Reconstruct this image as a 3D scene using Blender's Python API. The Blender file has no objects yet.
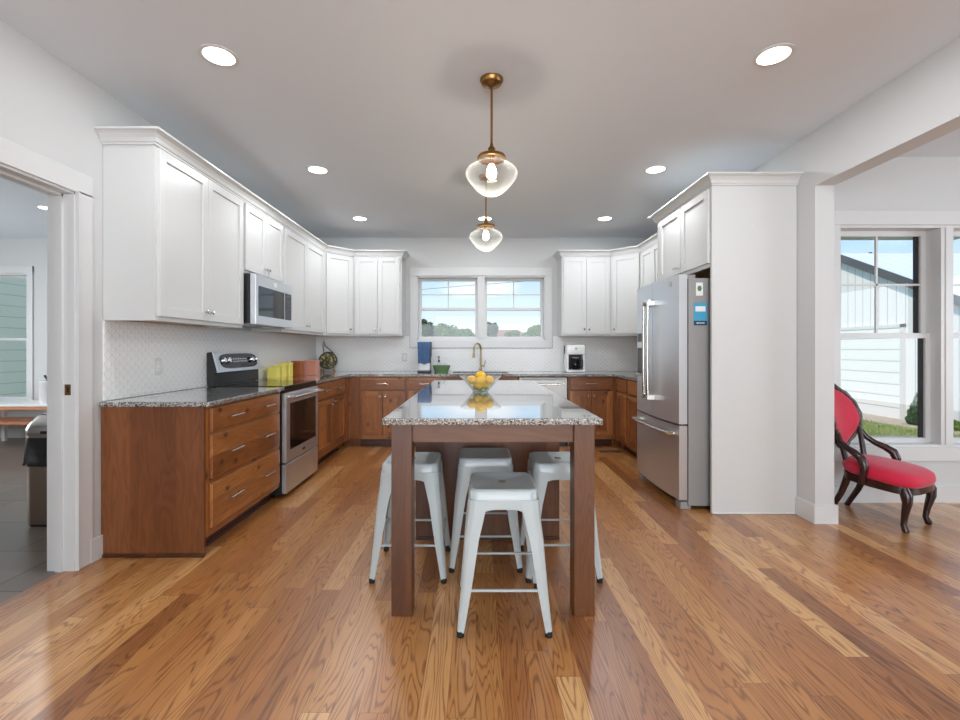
import bpy, bmesh, math, random
from mathutils import Vector, Matrix
random.seed(7)
PI = math.pi
C = bpy.context.scene.collection
SC = bpy.context.scene

# ------------------------------------------------------------------ camera
cam_d = bpy.data.cameras.new('camera')
cam_d.sensor_width = 36.0
cam_d.lens = 455.0 / 960.0 * 36.0
cam_d.shift_x = 4.0 / 960.0
cam_d.shift_y = -11.0 / 960.0
cam_d.clip_end = 500
cam = bpy.data.objects.new('camera', cam_d)
C.objects.link(cam)
cam.location = (0, 0, 1.225)
cam.rotation_euler = (PI / 2, 0, 0)
SC.camera = cam

# ------------------------------------------------------------------ view, world, sun, large lights
SC.view_settings.view_transform = 'Standard'
SC.view_settings.look = 'None'
SC.view_settings.gamma = 1
SC.view_settings.use_curve_mapping = False
SC.view_settings.exposure = 0.17
SC.cycles.use_denoising = True
SC.cycles.max_bounces = 10
SC.cycles.diffuse_bounces = 6
SC.cycles.glossy_bounces = 4
SC.cycles.transmission_bounces = 6
SC.cycles.transparent_max_bounces = 16
SC.cycles.sample_clamp_indirect = 6
SC.cycles.caustics_reflective = False
SC.cycles.caustics_refractive = False

SKY = 1.1
world = bpy.data.worlds.new('sky')
SC.world = world
world.use_nodes = True
wn = world.node_tree
for n in list(wn.nodes):
    wn.nodes.remove(n)


def wnode(t, **k):
    n = wn.nodes.new(t)
    for a, b in k.items():
        setattr(n, a, b)
    return n


w_out = wnode('ShaderNodeOutputWorld')
w_bg = wnode('ShaderNodeBackground')
w_tc = wnode('ShaderNodeTexCoord')
w_sep = wnode('ShaderNodeSeparateXYZ')
w_ramp = wnode('ShaderNodeValToRGB')
w_noise = wnode('ShaderNodeTexNoise')
w_map = wnode('ShaderNodeMapping')
w_cr = wnode('ShaderNodeValToRGB')
w_mix = wnode('ShaderNodeMix', data_type='RGBA')
e = w_ramp.color_ramp.elements
e[0].position = 0.0
e[0].color = (0.80, 0.86, 0.93, 1)
e[1].position = 0.5
e[1].color = (0.20, 0.46, 0.86, 1)
x = w_ramp.color_ramp.elements.new(0.11)
x.color = (0.62, 0.78, 0.94, 1)
x = w_ramp.color_ramp.elements.new(0.24)
x.color = (0.30, 0.57, 0.90, 1)
w_map.inputs['Scale'].default_value = (1, 1, 3.2)
w_noise.inputs['Scale'].default_value = 3.4
w_noise.inputs['Detail'].default_value = 6
e = w_cr.color_ramp.elements
e[0].position = 0.56
e[0].color = (0, 0, 0, 1)
e[1].position = 0.74
e[1].color = (1, 1, 1, 1)
w_mix.inputs[7].default_value = (1.0, 1.0, 1.0, 1)
w_bg.inputs['Strength'].default_value = SKY
L = wn.links.new
L(w_tc.outputs['Generated'], w_sep.inputs[0])
L(w_sep.outputs['Z'], w_ramp.inputs[0])
L(w_tc.outputs['Generated'], w_map.inputs[0])
L(w_map.outputs[0], w_noise.inputs['Vector'])
L(w_noise.outputs['Fac'], w_cr.inputs[0])
L(w_cr.outputs['Color'], w_mix.inputs[0])
L(w_ramp.outputs['Color'], w_mix.inputs[6])
L(w_mix.outputs[2], w_bg.inputs['Color'])
L(w_bg.outputs[0], w_out.inputs[0])

sun_d = bpy.data.lights.new('sun', 'SUN')
sun_d.energy = 3.0
sun_d.angle = 0.02
sun_d.color = (1.0, 0.86, 0.70)
sun = bpy.data.objects.new('sun', sun_d)
C.objects.link(sun)
sun.rotation_euler = Vector((0.55, 0.42, -0.72)).to_track_quat('-Z', 'Y').to_euler()


def area(name, loc, target, sx, sy, power, color=(1, 1, 1)):
    d = bpy.data.lights.new(name, 'AREA')
    d.shape = 'RECTANGLE'
    d.size = sx
    d.size_y = sy
    d.energy = power
    d.color = color
    o = bpy.data.objects.new(name, d)
    C.objects.link(o)
    o.location = loc
    o.rotation_euler = (Vector(target) - Vector(loc)).to_track_quat('-Z', 'Y').to_euler()
    return o


# added area lights imitating window daylight; these walls have no openings
area('great_room_fill_light', (0.2, -4.35, 1.45), (0.2, 4.0, 3.2), 4.6, 2.1, 215, (0.82, 0.915, 1.0))
area('dining_side_fill_light', (6.35, 0.6, 1.35), (-3, 0.6, 4.0), 3.0, 1.9, 85, (0.82, 0.915, 1.0))
# added upward fill for a more neutral ceiling; no fixture stands there
area('ceiling_fill_light', (0.6, -2.4, 1.85), (0.6, -1.2, 4.0), 4.0, 2.2, 95, (0.82, 0.915, 1.0))
area('mud_room_fill_light', (-7.5, 3.6, 1.5), (-4.0, 4.2, 1.7), 2.4, 1.6, 130, (0.90, 0.955, 1.0))  # added fill that brightens the mud room; its side wall has no window


# ------------------------------------------------------------------ mesh helpers
class MB:
    def __init__(self):
        self.bm = bmesh.new()

    def _mi(self, faces, mi):
        for f in faces:
            f.material_index = mi

    def box(self, x0, x1, y0, y1, z0, z1, mi=0, bev=0.0, seg=1):
        bm = self.bm
        n0 = len(bm.faces)
        vs = [bm.verts.new(p) for p in ((x0, y0, z0), (x1, y0, z0), (x1, y1, z0), (x0, y1, z0),
                                        (x0, y0, z1), (x1, y0, z1), (x1, y1, z1), (x0, y1, z1))]
        fs = []
        for q in ((0, 3, 2, 1), (4, 5, 6, 7), (0, 1, 5, 4), (1, 2, 6, 5), (2, 3, 7, 6), (3, 0, 4, 7)):
            f = bm.faces.new([vs[i] for i in q])
            f.material_index = mi
            fs.append(f)
        if bev > 0:
            es = set()
            for f in fs:
                es.update(f.edges)
            r = bmesh.ops.bevel(bm, geom=list(es), offset=bev, segments=seg, affect='EDGES', profile=0.5)
            for f in r['faces']:
                f.material_index = mi
        return self

    def rings(self, rings, mi=0, cap0=True, cap1=True, closed=True):
        """loft through lists of points (all the same length)"""
        bm = self.bm
        R = [[bm.verts.new(p) for p in r] for r in rings]
        n = len(R[0])
        for a, b in zip(R[:-1], R[1:]):
            for i in range(n if closed else n - 1):
                j = (i + 1) % n
                f = bm.faces.new((a[i], a[j], b[j], b[i]))
                f.material_index = mi
        if cap0:
            f = bm.faces.new(list(reversed(R[0])))
            f.material_index = mi
        if cap1:
            f = bm.faces.new(R[-1])
            f.material_index = mi
        return R

    def cyl(self, p0, p1, r0, r1=None, seg=16, mi=0, caps=True):
        r1 = r0 if r1 is None else r1
        return self.tube([p0, p1], [r0, r1], seg, mi, caps)

    def tube(self, pts, r, seg=10, mi=0, caps=True, sx=1.0, sy=1.0):
        pts = [Vector(p) for p in pts]
        rs = r if isinstance(r, (list, tuple)) else [r] * len(pts)
        rings = []
        prev = None
        for i, p in enumerate(pts):
            if i == 0:
                t = pts[1] - pts[0]
            elif i == len(pts) - 1:
                t = pts[-1] - pts[-2]
            else:
                t = (pts[i + 1] - p).normalized() + (p - pts[i - 1]).normalized()
            t.normalize()
            if prev is None:
                a = Vector((0, 0, 1)) if abs(t.z) < 0.9 else Vector((1, 0, 0))
                u = t.cross(a).normalized()
            else:
                u = (prev - t * prev.dot(t)).normalized()
            prev = u
            v = t.cross(u)
            rings.append([p + (u * math.cos(2 * PI * k / seg) * sx + v * math.sin(2 * PI * k / seg) * sy) * rs[i] for k in range(seg)])
        self.rings(rings, mi, caps, caps)
        return self

    def lathe(self, prof, c=(0, 0, 0), seg=32, mi=0, cap0=False, cap1=False, wav=None):
        rings = []
        for k, (r, z) in enumerate(prof):
            rr = []
            for i in range(seg):
                a = 2 * PI * i / seg
                q = r * (1 + (wav(a, k) if wav else 0))
                rr.append((c[0] + q * math.cos(a), c[1] + q * math.sin(a), c[2] + z))
            rings.append(rr)
        self.rings(rings, mi, cap0, cap1)
        return self

    def prism(self, poly, z0, z1, mi=0):
        self.rings([[(p[0], p[1], z0) for p in poly], [(p[0], p[1], z1) for p in poly]], mi)
        return self

    def ball(self, c, rx, ry, rz, seg=16, rn=10, mi=0, rot=None):
        rings = []
        for j in range(1, rn):
            th = PI * j / rn
            rr = []
            for i in range(seg):
                a = 2 * PI * i / seg
                v = Vector((rx * math.sin(th) * math.cos(a), ry * math.sin(th) * math.sin(a), -rz * math.cos(th)))
                if rot:
                    v = rot @ v
                rr.append(Vector(c) + v)
            rings.append(rr)
        self.rings(rings, mi)
        return self

    def quad(self, pts, mi=0):
        f = self.bm.faces.new([self.bm.verts.new(p) for p in pts])
        f.material_index = mi
        return self

    def build(self, name, mats, parent=None, smooth=False, keep=False, ang=40, **props):
        bm = self.bm
        bmesh.ops.recalc_face_normals(bm, faces=bm.faces[:])
        me = bpy.data.meshes.new(name)
        o = bpy.data.objects.new(name, me)
        if parent is None and not keep:
            xs = [v.co.x for v in bm.verts]
            ys = [v.co.y for v in bm.verts]
            zs = [v.co.z for v in bm.verts]
            c = Vector(((min(xs) + max(xs)) / 2, (min(ys) + max(ys)) / 2, min(zs)))
            for v in bm.verts:
                v.co -= c
            o.location = c
        bm.to_mesh(me)
        bm.free()
        for m in (mats if isinstance(mats, (list, tuple)) else [mats]):
            me.materials.append(m)
        if smooth:
            me.polygons.foreach_set('use_smooth', [True] * len(me.polygons))
            try:
                me.set_sharp_from_angle(angle=math.radians(ang))
            except Exception:
                pass
        C.objects.link(o)
        if parent is not None:
            o.parent = parent
        for k, v in props.items():
            o[k] = v
        return o


def tag(o, label=None, cat=None, group=None, kind=None):
    if label:
        o['label'] = label
    if cat:
        o['category'] = cat
    if group:
        o['group'] = group
    if kind:
        o['kind'] = kind
    return o


def thing(name, label, cat, loc=(0, 0, 0), rz=0.0, group=None, kind=None):
    o = bpy.data.objects.new(name, None)
    o.empty_display_size = 0.05
    C.objects.link(o)
    o.location = loc
    o.rotation_euler = (0, 0, rz)
    return tag(o, label, cat, group, kind)


def dup(root, loc=None, rz=None, label=None, group=None):
    r = root.copy()
    C.objects.link(r)
    if loc is not None:
        r.location = loc
    if rz is not None:
        r.rotation_euler = (0, 0, rz)
    if label:
        r['label'] = label
    if group:
        r['group'] = group
    for ch in list(root.children):
        c = ch.copy()
        C.objects.link(c)
        c.parent = r
        for g in list(ch.children):
            d = g.copy()
            C.objects.link(d)
            d.parent = c
    return r


# ------------------------------------------------------------------ materials
class NT:
    def __init__(self, name):
        self.m = bpy.data.materials.new(name)
        self.m.use_nodes = True
        self.t = self.m.node_tree
        for n in list(self.t.nodes):
            self.t.nodes.remove(n)
        self.out = self.n('ShaderNodeOutputMaterial')

    def n(self, t, **k):
        nd = self.t.nodes.new(t)
        for a, b in k.items():
            setattr(nd, a, b)
        return nd

    def l(self, a, b):
        self.t.links.new(a, b)

    def math(self, op, a, b=None, clamp=False):
        nd = self.n('ShaderNodeMath', operation=op, use_clamp=clamp)
        for i, v in enumerate((a, b)):
            if v is None:
                continue
            if isinstance(v, (int, float)):
                nd.inputs[i].default_value = v
            else:
                self.l(v, nd.inputs[i])
        return nd.outputs[0]

    def comb(self, x=0.0, y=0.0, z=0.0):
        nd = self.n('ShaderNodeCombineXYZ')
        for i, v in enumerate((x, y, z)):
            if isinstance(v, (int, float)):
                nd.inputs[i].default_value = v
            else:
                self.l(v, nd.inputs[i])
        return nd.outputs[0]

    def noise(self, vec, scale=1.0, detail=3.0, rough=0.5, dist=0.0):
        nd = self.n('ShaderNodeTexNoise')
        self.l(vec, nd.inputs['Vector'])
        nd.inputs['Scale'].default_value = scale
        nd.inputs['Detail'].default_value = detail
        nd.inputs['Roughness'].default_value = rough
        nd.inputs['Distortion'].default_value = dist
        return nd.outputs['Fac']

    def white(self, vec):
        nd = self.n('ShaderNodeTexWhiteNoise', noise_dimensions='3D')
        self.l(vec, nd.inputs['Vector'])
        return nd.outputs['Value']

    def ramp(self, fac, stops, interp='LINEAR'):
        nd = self.n('ShaderNodeValToRGB')
        cr = nd.color_ramp
        cr.interpolation = interp
        while len(cr.elements) > 1:
            cr.elements.remove(cr.elements[-1])
        for i, (p, c) in enumerate(stops):
            e = cr.elements[0] if i == 0 else cr.elements.new(p)
            e.position = p
            e.color = (c[0], c[1], c[2], 1) if isinstance(c, (tuple, list)) else (c, c, c, 1)
        self.l(fac, nd.inputs[0])
        return nd.outputs['Color']

    def mix(self, fac, a, b, blend='MIX'):
        nd = self.n('ShaderNodeMix', data_type='RGBA', blend_type=blend)
        for i, v in ((0, fac), (6, a), (7, b)):
            if isinstance(v, (int, float)):
                nd.inputs[i].default_value = v
            elif isinstance(v, (tuple, list)):
                nd.inputs[i].default_value = (v[0], v[1], v[2], 1)
            else:
                self.l(v, nd.inputs[i])
        return nd.outputs[2]

    def obj(self):
        tc = self.n('ShaderNodeTexCoord')
        sp = self.n('ShaderNodeSeparateXYZ')
        self.l(tc.outputs['Object'], sp.inputs[0])
        return tc.outputs['Object'], sp.outputs[0], sp.outputs[1], sp.outputs[2]

    def rnd(self):
        return self.n('ShaderNodeObjectInfo').outputs['Random']

    def bsdf(self, color, rough=0.5, metal=0.0, bump=None, bstr=0.2, bdist=0.01, coat=0.0, coat_r=0.1, spec=0.5, sheen=0.0, coat_ior=1.5):
        b = self.n('ShaderNodeBsdfPrincipled')
        if isinstance(color, (tuple, list)):
            b.inputs['Base Color'].default_value = (color[0], color[1], color[2], 1)
        else:
            self.l(color, b.inputs['Base Color'])
        if isinstance(rough, (int, float)):
            b.inputs['Roughness'].default_value = rough
        else:
            self.l(rough, b.inputs['Roughness'])
        b.inputs['Metallic'].default_value = metal
        b.inputs['Coat Weight'].default_value = coat
        b.inputs['Coat Roughness'].default_value = coat_r
        b.inputs['Coat IOR'].default_value = coat_ior
        b.inputs['Specular IOR Level'].default_value = spec
        b.inputs['Sheen Weight'].default_value = sheen
        if bump is not None:
            bp = self.n('ShaderNodeBump')
            bp.inputs['Strength'].default_value = bstr
            bp.inputs['Distance'].default_value = bdist
            self.l(bump, bp.inputs['Height'])
            self.l(bp.outputs[0], b.inputs['Normal'])
        self.l(b.outputs[0], self.out.inputs[0])
        return self.m


def S(r, g, b):
    f = lambda c: (c / 255 / 12.92) if c / 255 <= 0.04045 else ((c / 255 + 0.055) / 1.055) ** 2.4
    return (f(r), f(g), f(b))


def paint(name, col, rough=0.5, var=0.03, bump=0.0, scale=6, coat=0.0):
    t = NT(name)
    o, x, y, z = t.obj()
    nz = t.noise(o, scale, 3)
    c = t.mix(nz, [v * (1 - var) for v in col], [min(1, v * (1 + var)) for v in col])
    bm = t.noise(o, 220, 2) if bump else None
    return t.bsdf(c, rough, bump=bm, bstr=bump, bdist=0.002, coat=coat)


def metal(name, col, rough=0.3, brushed=None, metal_=1.0):
    t = NT(name)
    o, x, y, z = t.obj()
    if brushed:
        v = {'x': t.comb(t.math('MULTIPLY', x, 2), t.math('MULTIPLY', y, 300), t.math('MULTIPLY', z, 300)),
             'z': t.comb(t.math('MULTIPLY', x, 300), t.math('MULTIPLY', y, 300), t.math('MULTIPLY', z, 2))}[brushed]
        nz = t.noise(v, 1, 2)
        c = t.mix(nz, [q * 0.9 for q in col], col)
        r = t.math('ADD', t.math('MULTIPLY', nz, 0.12), rough - 0.06)
        return t.bsdf(c, r, metal_)
    nz = t.noise(o, 9, 2)
    c = t.mix(nz, [q * 0.93 for q in col], col)
    return t.bsdf(c, rough, metal_)


def thin_glass(name, tint=(0.98, 0.99, 0.99), refl=1.0, edge=0.0, ior=1.45, rough=0.0):
    t = NT(name)
    tr = t.n('ShaderNodeBsdfTransparent')
    tr.inputs[0].default_value = (*tint, 1)
    gl = t.n('ShaderNodeBsdfGlossy')
    gl.inputs['Roughness'].default_value = rough
    gl.inputs[0].default_value = (refl, refl, refl, 1)
    fr = t.n('ShaderNodeFresnel')
    fr.inputs[0].default_value = ior
    mx = t.n('ShaderNodeMixShader')
    geo = t.n('ShaderNodeNewGeometry')
    t.l(t.math('MULTIPLY', fr.outputs[0], t.math('SUBTRACT', 1.0, geo.outputs['Backfacing'])), mx.inputs[0])
    t.l(tr.outputs[0], mx.inputs[1])
    t.l(gl.outputs[0], mx.inputs[2])
    last = mx.outputs[0]
    if edge:
        lw = t.n('ShaderNodeLayerWeight')
        lw.inputs[0].default_value = 0.12
        df = t.n('ShaderNodeBsdfTranslucent')
        df.inputs[0].default_value = (0.95, 0.97, 0.98, 1)
        df2 = t.n('ShaderNodeBsdfDiffuse')
        df2.inputs[0].default_value = (0.95, 0.97, 0.98, 1)
        ad = t.n('ShaderNodeMixShader')
        t.l(df.outputs[0], ad.inputs[1])
        t.l(df2.outputs[0], ad.inputs[2])
        m2 = t.n('ShaderNodeMixShader')
        f = t.math('MULTIPLY', lw.outputs['Facing'], edge)
        t.l(f, m2.inputs[0])
        t.l(last, m2.inputs[1])
        t.l(ad.outputs[0], m2.inputs[2])
        last = m2.outputs[0]
    t.l(last, t.out.inputs[0])
    return t.m


def emit(name, col, strength):
    t = NT(name)
    e = t.n('ShaderNodeEmission')
    e.inputs[0].default_value = (*col, 1)
    e.inputs[1].default_value = strength
    t.l(e.outputs[0], t.out.inputs[0])
    return t.m


def plank_floor(name):
    t = NT(name)
    o, x, y, z = t.obj()
    w, Lg = 0.098, 1.25
    u = t.math('DIVIDE', x, w)
    iu = t.math('FLOOR', u)
    fu = t.math('FRACT', u)
    r1 = t.white(t.comb(iu, 3.3, 0))
    v = t.math('ADD', t.math('DIVIDE', y, Lg), t.math('MULTIPLY', r1, 17.0))
    iv = t.math('FLOOR', v)
    fv = t.math('FRACT', v)
    r2 = t.white(t.comb(iu, iv, 1.7))
    r3 = t.white(t.comb(iu, iv, 9.1))
    off = t.math('MULTIPLY', r2, 60.0)
    # cathedral figure: contour lines of a stretched noise
    cx = t.math('ADD', t.math('MULTIPLY', x, 8.0), off)
    cy = t.math('ADD', t.math('MULTIPLY', y, 0.9), off)
    big = t.noise(t.comb(cx, cy, off), 1.0, 2.0, 0.45, 0.3)
    wig = t.noise(t.comb(t.math('MULTIPLY', x, 70.0), t.math('MULTIPLY', y, 9.0), off), 1.0, 2.0)
    bands = t.math('SINE', t.math('ADD', t.math('MULTIPLY', big, 150.0), t.math('MULTIPLY', wig, 2.2)))
    b01 = t.math('ADD', t.math('MULTIPLY', bands, 0.5), 0.5)
    b01 = t.math('POWER', b01, 4.5)
    fine = t.noise(t.comb(t.math('MULTIPLY', x, 260.0), t.math('MULTIPLY', y, 6.0), off), 1.0, 3.0, 0.6)
    base = t.ramp(r2, [(0.0, S(142, 88, 46)), (0.25, S(170, 112, 60)), (0.55, S(188, 131, 74)), (0.8, S(204, 150, 91)), (1.0, S(220, 172, 114))])
    hue = t.mix(t.math('MULTIPLY', r3, 0.35), base, S(188, 120, 64))
    dark = t.mix(1.0, hue, (0.46, 0.36, 0.28), 'MULTIPLY')
    c = t.mix(t.math('MULTIPLY', t.math('MULTIPLY', b01, fine), 1.6, True), hue, dark)
    fr = t.ramp(fine, [(0.3, 0.0), (0.7, 1.0)])
    c = t.mix(t.math('MULTIPLY', fr, 0.3), c, t.mix(1.0, c, (0.60, 0.52, 0.45), 'MULTIPLY'))
    # small dark knots
    vo = t.n('ShaderNodeTexVoronoi', feature='F1')
    t.l(t.comb(t.math('MULTIPLY', x, 5.0), t.math('MULTIPLY', y, 1.6), 0), vo.inputs['Vector'])
    vo.inputs['Scale'].default_value = 1.0
    kn = t.ramp(vo.outputs['Distance'], [(0.03, 1.0), (0.08, 0.0)])
    c = t.mix(t.math('MULTIPLY', kn, 0.7), c, S(70, 38, 18))
    gu = t.math('MINIMUM', fu, t.math('SUBTRACT', 1.0, fu))
    gv = t.math('MULTIPLY', t.math('MINIMUM', fv, t.math('SUBTRACT', 1.0, fv)), Lg / w)
    g = t.math('MINIMUM', gu, gv)
    gap = t.ramp(g, [(0.006, 1.0), (0.016, 0.0)])
    c = t.mix(t.math('MULTIPLY', gap, 0.55), c, S(60, 32, 14))
    h = t.math('SUBTRACT', t.math('MULTIPLY', fine, 0.25), gap)
    wob = t.noise(t.comb(t.math('MULTIPLY', x, 3.0), t.math('MULTIPLY', y, 1.5), 0), 1.0, 2)
    h = t.math('ADD', h, t.math('MULTIPLY', wob, 1.5))
    rg = t.math('ADD', t.math('MULTIPLY', fine, 0.14), 0.24)
    return t.bsdf(c, rg, bump=h, bstr=0.12, bdist=0.003, coat=0.6, coat_r=0.3, spec=0.5)


def cab_wood(name, axis, light, mid, dark, board=0.11, knots=True, rough=0.38):
    t = NT(name)
    o, x, y, z = t.obj()
    if axis == 'z':
        al, cr = z, t.math('ADD', x, t.math('MULTIPLY', y, 1.03))
    elif axis == 'x':
        al, cr = x, t.math('ADD', z, t.math('MULTIPLY', y, 1.03))
    else:
        al, cr = y, t.math('ADD', x, z)
    rn = t.math('MULTIPLY', t.rnd(), 37.0)
    iu = t.math('FLOOR', t.math('DIVIDE', t.math('ADD', cr, 5.03), board))
    r2 = t.white(t.comb(iu, rn, 0.0))
    off = t.math('ADD', t.math('MULTIPLY', r2, 50.0), rn)
    big = t.noise(t.comb(t.math('ADD', t.math('MULTIPLY', cr, 9.0), off), t.math('ADD', t.math('MULTIPLY', al, 1.3), off), off), 1.0, 2.0, 0.5, 0.4)
    bands = t.math('ADD', t.math('MULTIPLY', t.math('SINE', t.math('MULTIPLY', big, 70.0)), 0.5), 0.5)
    fine = t.noise(t.comb(t.math('MULTIPLY', cr, 190.0), t.math('MULTIPLY', al, 5.0), off), 1.0, 3.0, 0.6)
    blot = t.noise(t.comb(t.math('ADD', t.math('MULTIPLY', cr, 7.0), off), t.math('MULTIPLY', al, 2.0), off), 1.0, 3.0)
    base = t.ramp(t.math('ADD', t.math('MULTIPLY', r2, 0.55), t.math('MULTIPLY', blot, 0.45)), [(0.15, dark), (0.5, mid), (0.85, light)])
    c = t.mix(t.math('MULTIPLY', t.math('MULTIPLY', bands, fine), 0.75, True), base, t.mix(1.0, base, (0.5, 0.42, 0.36), 'MULTIPLY'))
    c = t.mix(t.math('MULTIPLY', fine, 0.3), c, t.mix(1.0, c, (0.6, 0.52, 0.46), 'MULTIPLY'))
    if knots:
        vo = t.n('ShaderNodeTexVoronoi', feature='F1', voronoi_dimensions='2D')
        t.l(t.comb(t.math('ADD', t.math('MULTIPLY', cr, 4.2), rn), t.math('ADD', t.math('MULTIPLY', al, 2.6), rn), 0.37), vo.inputs['Vector'])
        vo.inputs['Scale'].default_value = 1.0
        kn = t.ramp(vo.outputs['Distance'], [(0.025, 1.0), (0.05, 0.55), (0.085, 0.12), (0.14, 0.0)])
        c = t.mix(t.math('MULTIPLY', kn, 0.85), c, S(48, 24, 12))
    return t.bsdf(c, rough, bump=fine, bstr=0.06, bdist=0.002, coat=0.15, coat_r=0.25)


def granite(name):
    t = NT(name)
    o, x, y, z = t.obj()
    v1 = t.n('ShaderNodeTexVoronoi', feature='F1')
    v1.inputs['Scale'].default_value = 210
    t.l(o, v1.inputs['Vector'])
    sp = t.n('ShaderNodeSeparateColor')
    t.l(v1.outputs['Color'], sp.inputs[0])
    cl = t.noise(o, 38, 3, 0.6)
    k = t.math('ADD', t.math('MULTIPLY', sp.outputs[0], 0.72), t.math('MULTIPLY', cl, 0.45))
    c = t.ramp(k, [(0.0, S(34, 35, 36)), (0.36, S(78, 79, 78)), (0.46, S(128, 127, 123)), (0.62, S(166, 164, 159)), (0.8, S(192, 190, 186)), (1.0, S(216, 214, 210))], 'CONSTANT')
    tan = t.ramp(sp.outputs[1], [(0.86, 0.0), (0.9, 1.0)])
    c = t.mix(t.math('MULTIPLY', tan, 0.25), c, S(150, 118, 92))
    return t.bsdf(c, 0.09, coat=1.0, coat_r=0.02, spec=0.6, coat_ior=1.7)


def tile_relief(name):
    t = NT(name)
    o, x, y, z = t.obj()
    u = t.math('DIVIDE', t.math('ADD', x, y), 0.062)
    v = t.math('DIVIDE', z, 0.058)
    vo = t.n('ShaderNodeTexVoronoi', feature='F1', voronoi_dimensions='2D')
    vo.inputs['Scale'].default_value = 1.0
    vo.inputs['Randomness'].default_value = 0.0
    t.l(t.comb(t.math('ADD', u, v), t.math('SUBTRACT', u, v), 0), vo.inputs['Vector'])
    d = vo.outputs['Distance']
    h = t.ramp(d, [(0.0, 0.15), (0.22, 0.55), (0.30, 1.0), (0.40, 0.85), (0.52, 0.0), (0.7, 0.3)])
    c = t.ramp(d, [(0.0, S(240, 240, 239)), (0.46, S(240, 240, 239)), (0.56, S(233, 233, 232)), (0.7, S(236, 236, 235))])
    return t.bsdf(c, 0.22, bump=h, bstr=0.5, bdist=0.006)


def slate_tile(name):
    t = NT(name)
    o, x, y, z = t.obj()
    br = t.n('ShaderNodeTexBrick')
    br.offset = 0.5
    t.l(o, br.inputs['Vector'])
    br.inputs['Scale'].default_value = 1.0
    br.inputs['Brick Width'].default_value = 0.62
    br.inputs['Row Height'].default_value = 0.46
    br.inputs['Mortar Size'].default_value = 0.006
    br.inputs['Color1'].default_value = (*S(122, 108, 98), 1)
    br.inputs['Color2'].default_value = (*S(102, 90, 82), 1)
    br.inputs['Mortar'].default_value = (*S(46, 40, 37), 1)
    nz = t.noise(o, 5, 4)
    c = t.mix(t.math('MULTIPLY', nz, 0.5), br.outputs['Color'], S(112, 98, 88))
    return t.bsdf(c, 0.3, bump=br.outputs['Fac'], bstr=-0.3, bdist=0.003)


def siding(name, pitch, axis, col, line=0.5):
    """painted boards with a shadow groove at every pitch along axis"""
    t = NT(name)
    o, x, y, z = t.obj()
    a = {'x': x, 'y': y, 'z': z}[axis]
    f = t.math('FRACT', t.math('DIVIDE', t.math('ADD', a, 20.0), pitch))
    g = t.ramp(f, [(0.0, 1.0), (0.05, 1.0), (0.09, 0.0)])
    c = t.mix(t.math('MULTIPLY', g, line), col, [q * 0.35 for q in col])
    return t.bsdf(c, 0.6, bump=t.math('SUBTRACT', 1.0, g), bstr=0.4, bdist=0.01)


def speck(name, cols, scale, rough=0.8):
    t = NT(name)
    o, x, y, z = t.obj()
    nz = t.noise(o, scale, 5, 0.65)
    n = len(cols)
    c = t.ramp(nz, [(0.25 + 0.5 * i / (n - 1), q) for i, q in enumerate(cols)])
    return t.bsdf(c, rough, bump=nz, bstr=0.4, bdist=0.02)


M = {}
M['wall'] = paint('wall_paint', S(203, 203, 202), 0.6, 0.01)
M['ceil'] = paint('ceiling_paint', S(220, 225, 230), 0.7, 0.01)
M['trim'] = paint('trim_paint', S(212, 212, 211), 0.35, 0.01)
M['white'] = paint('cabinet_white', S(208, 208, 206), 0.33, 0.01)
M['floor'] = plank_floor('oak_planks')
wl, wm, wd = S(190, 126, 68), S(158, 98, 50), S(118, 68, 34)
M['wood_v'] = cab_wood('alder_upright', 'z', wl, wm, wd)
M['wood_h'] = cab_wood('alder_lengthwise', 'x', wl, wm, wd, board=0.13)
M['wood_panel'] = cab_wood('alder_panel', 'z', S(146, 90, 48), S(128, 76, 40), S(108, 62, 33), board=0.14, knots=False)
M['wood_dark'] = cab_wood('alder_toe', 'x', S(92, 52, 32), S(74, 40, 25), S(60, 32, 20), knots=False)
M['isl_v'] = cab_wood('island_upright', 'z', S(118, 72, 34), S(98, 56, 26), S(78, 43, 19), knots=False)
M['isl_x'] = cab_wood('island_cross', 'x', S(118, 72, 34), S(101, 58, 27), S(82, 45, 20), knots=False)
M['granite'] = granite('granite')
M['tile'] = tile_relief('embossed_white_tile')
M['slate'] = slate_tile('slate_floor_tile')
M['steel'] = metal('brushed_steel', S(214, 216, 219), 0.34, 'x', 0.85)
M['steel_v'] = metal('brushed_steel_upright', S(220, 222, 225), 0.34, 'z', 0.75)
M['steel_side'] = metal('grey_steel_side', S(158, 157, 155), 0.45, None, 0.3)
M['steel_dw'] = metal('dishwasher_steel', S(168, 163, 157), 0.36, 'x')
M['nickel'] = metal('satin_nickel', S(208, 202, 194), 0.22)
M['chrome'] = metal('chrome', S(225, 225, 225), 0.1)
M['brass'] = metal('aged_brass', S(150, 112, 66), 0.32)
M['bronze'] = metal('champagne_bronze', S(176, 152, 122), 0.28)
M['blackglass'] = paint('black_glass', (0.006, 0.006, 0.007), 0.05, 0.1)
M['black'] = paint('black_plastic', (0.012, 0.012, 0.013), 0.35, 0.1)
M['darkgrey'] = paint('dark_grey_plastic', (0.05, 0.05, 0.055), 0.4, 0.1)
M['stool'] = paint('white_steel_enamel', S(180, 188, 188), 0.28, 0.02, coat=0.3)
M['rubber'] = paint('black_rubber', (0.01, 0.01, 0.01), 0.7, 0.1)
M['glass'] = thin_glass('window_glass', refl=0.9)
M['globe'] = thin_glass('clear_globe_glass', edge=0.30)
M['bowlglass'] = thin_glass('clear_bowl_glass', edge=0.75)
M['bulb'] = emit('warm_bulb', (1.0, 0.86, 0.64), 24)
M['lens'] = emit('downlight_lens', (1.0, 0.97, 0.92), 6)
M['lemon'] = paint('lemon_peel', S(236, 186, 28), 0.42, 0.12, 0.25, 12)
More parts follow.
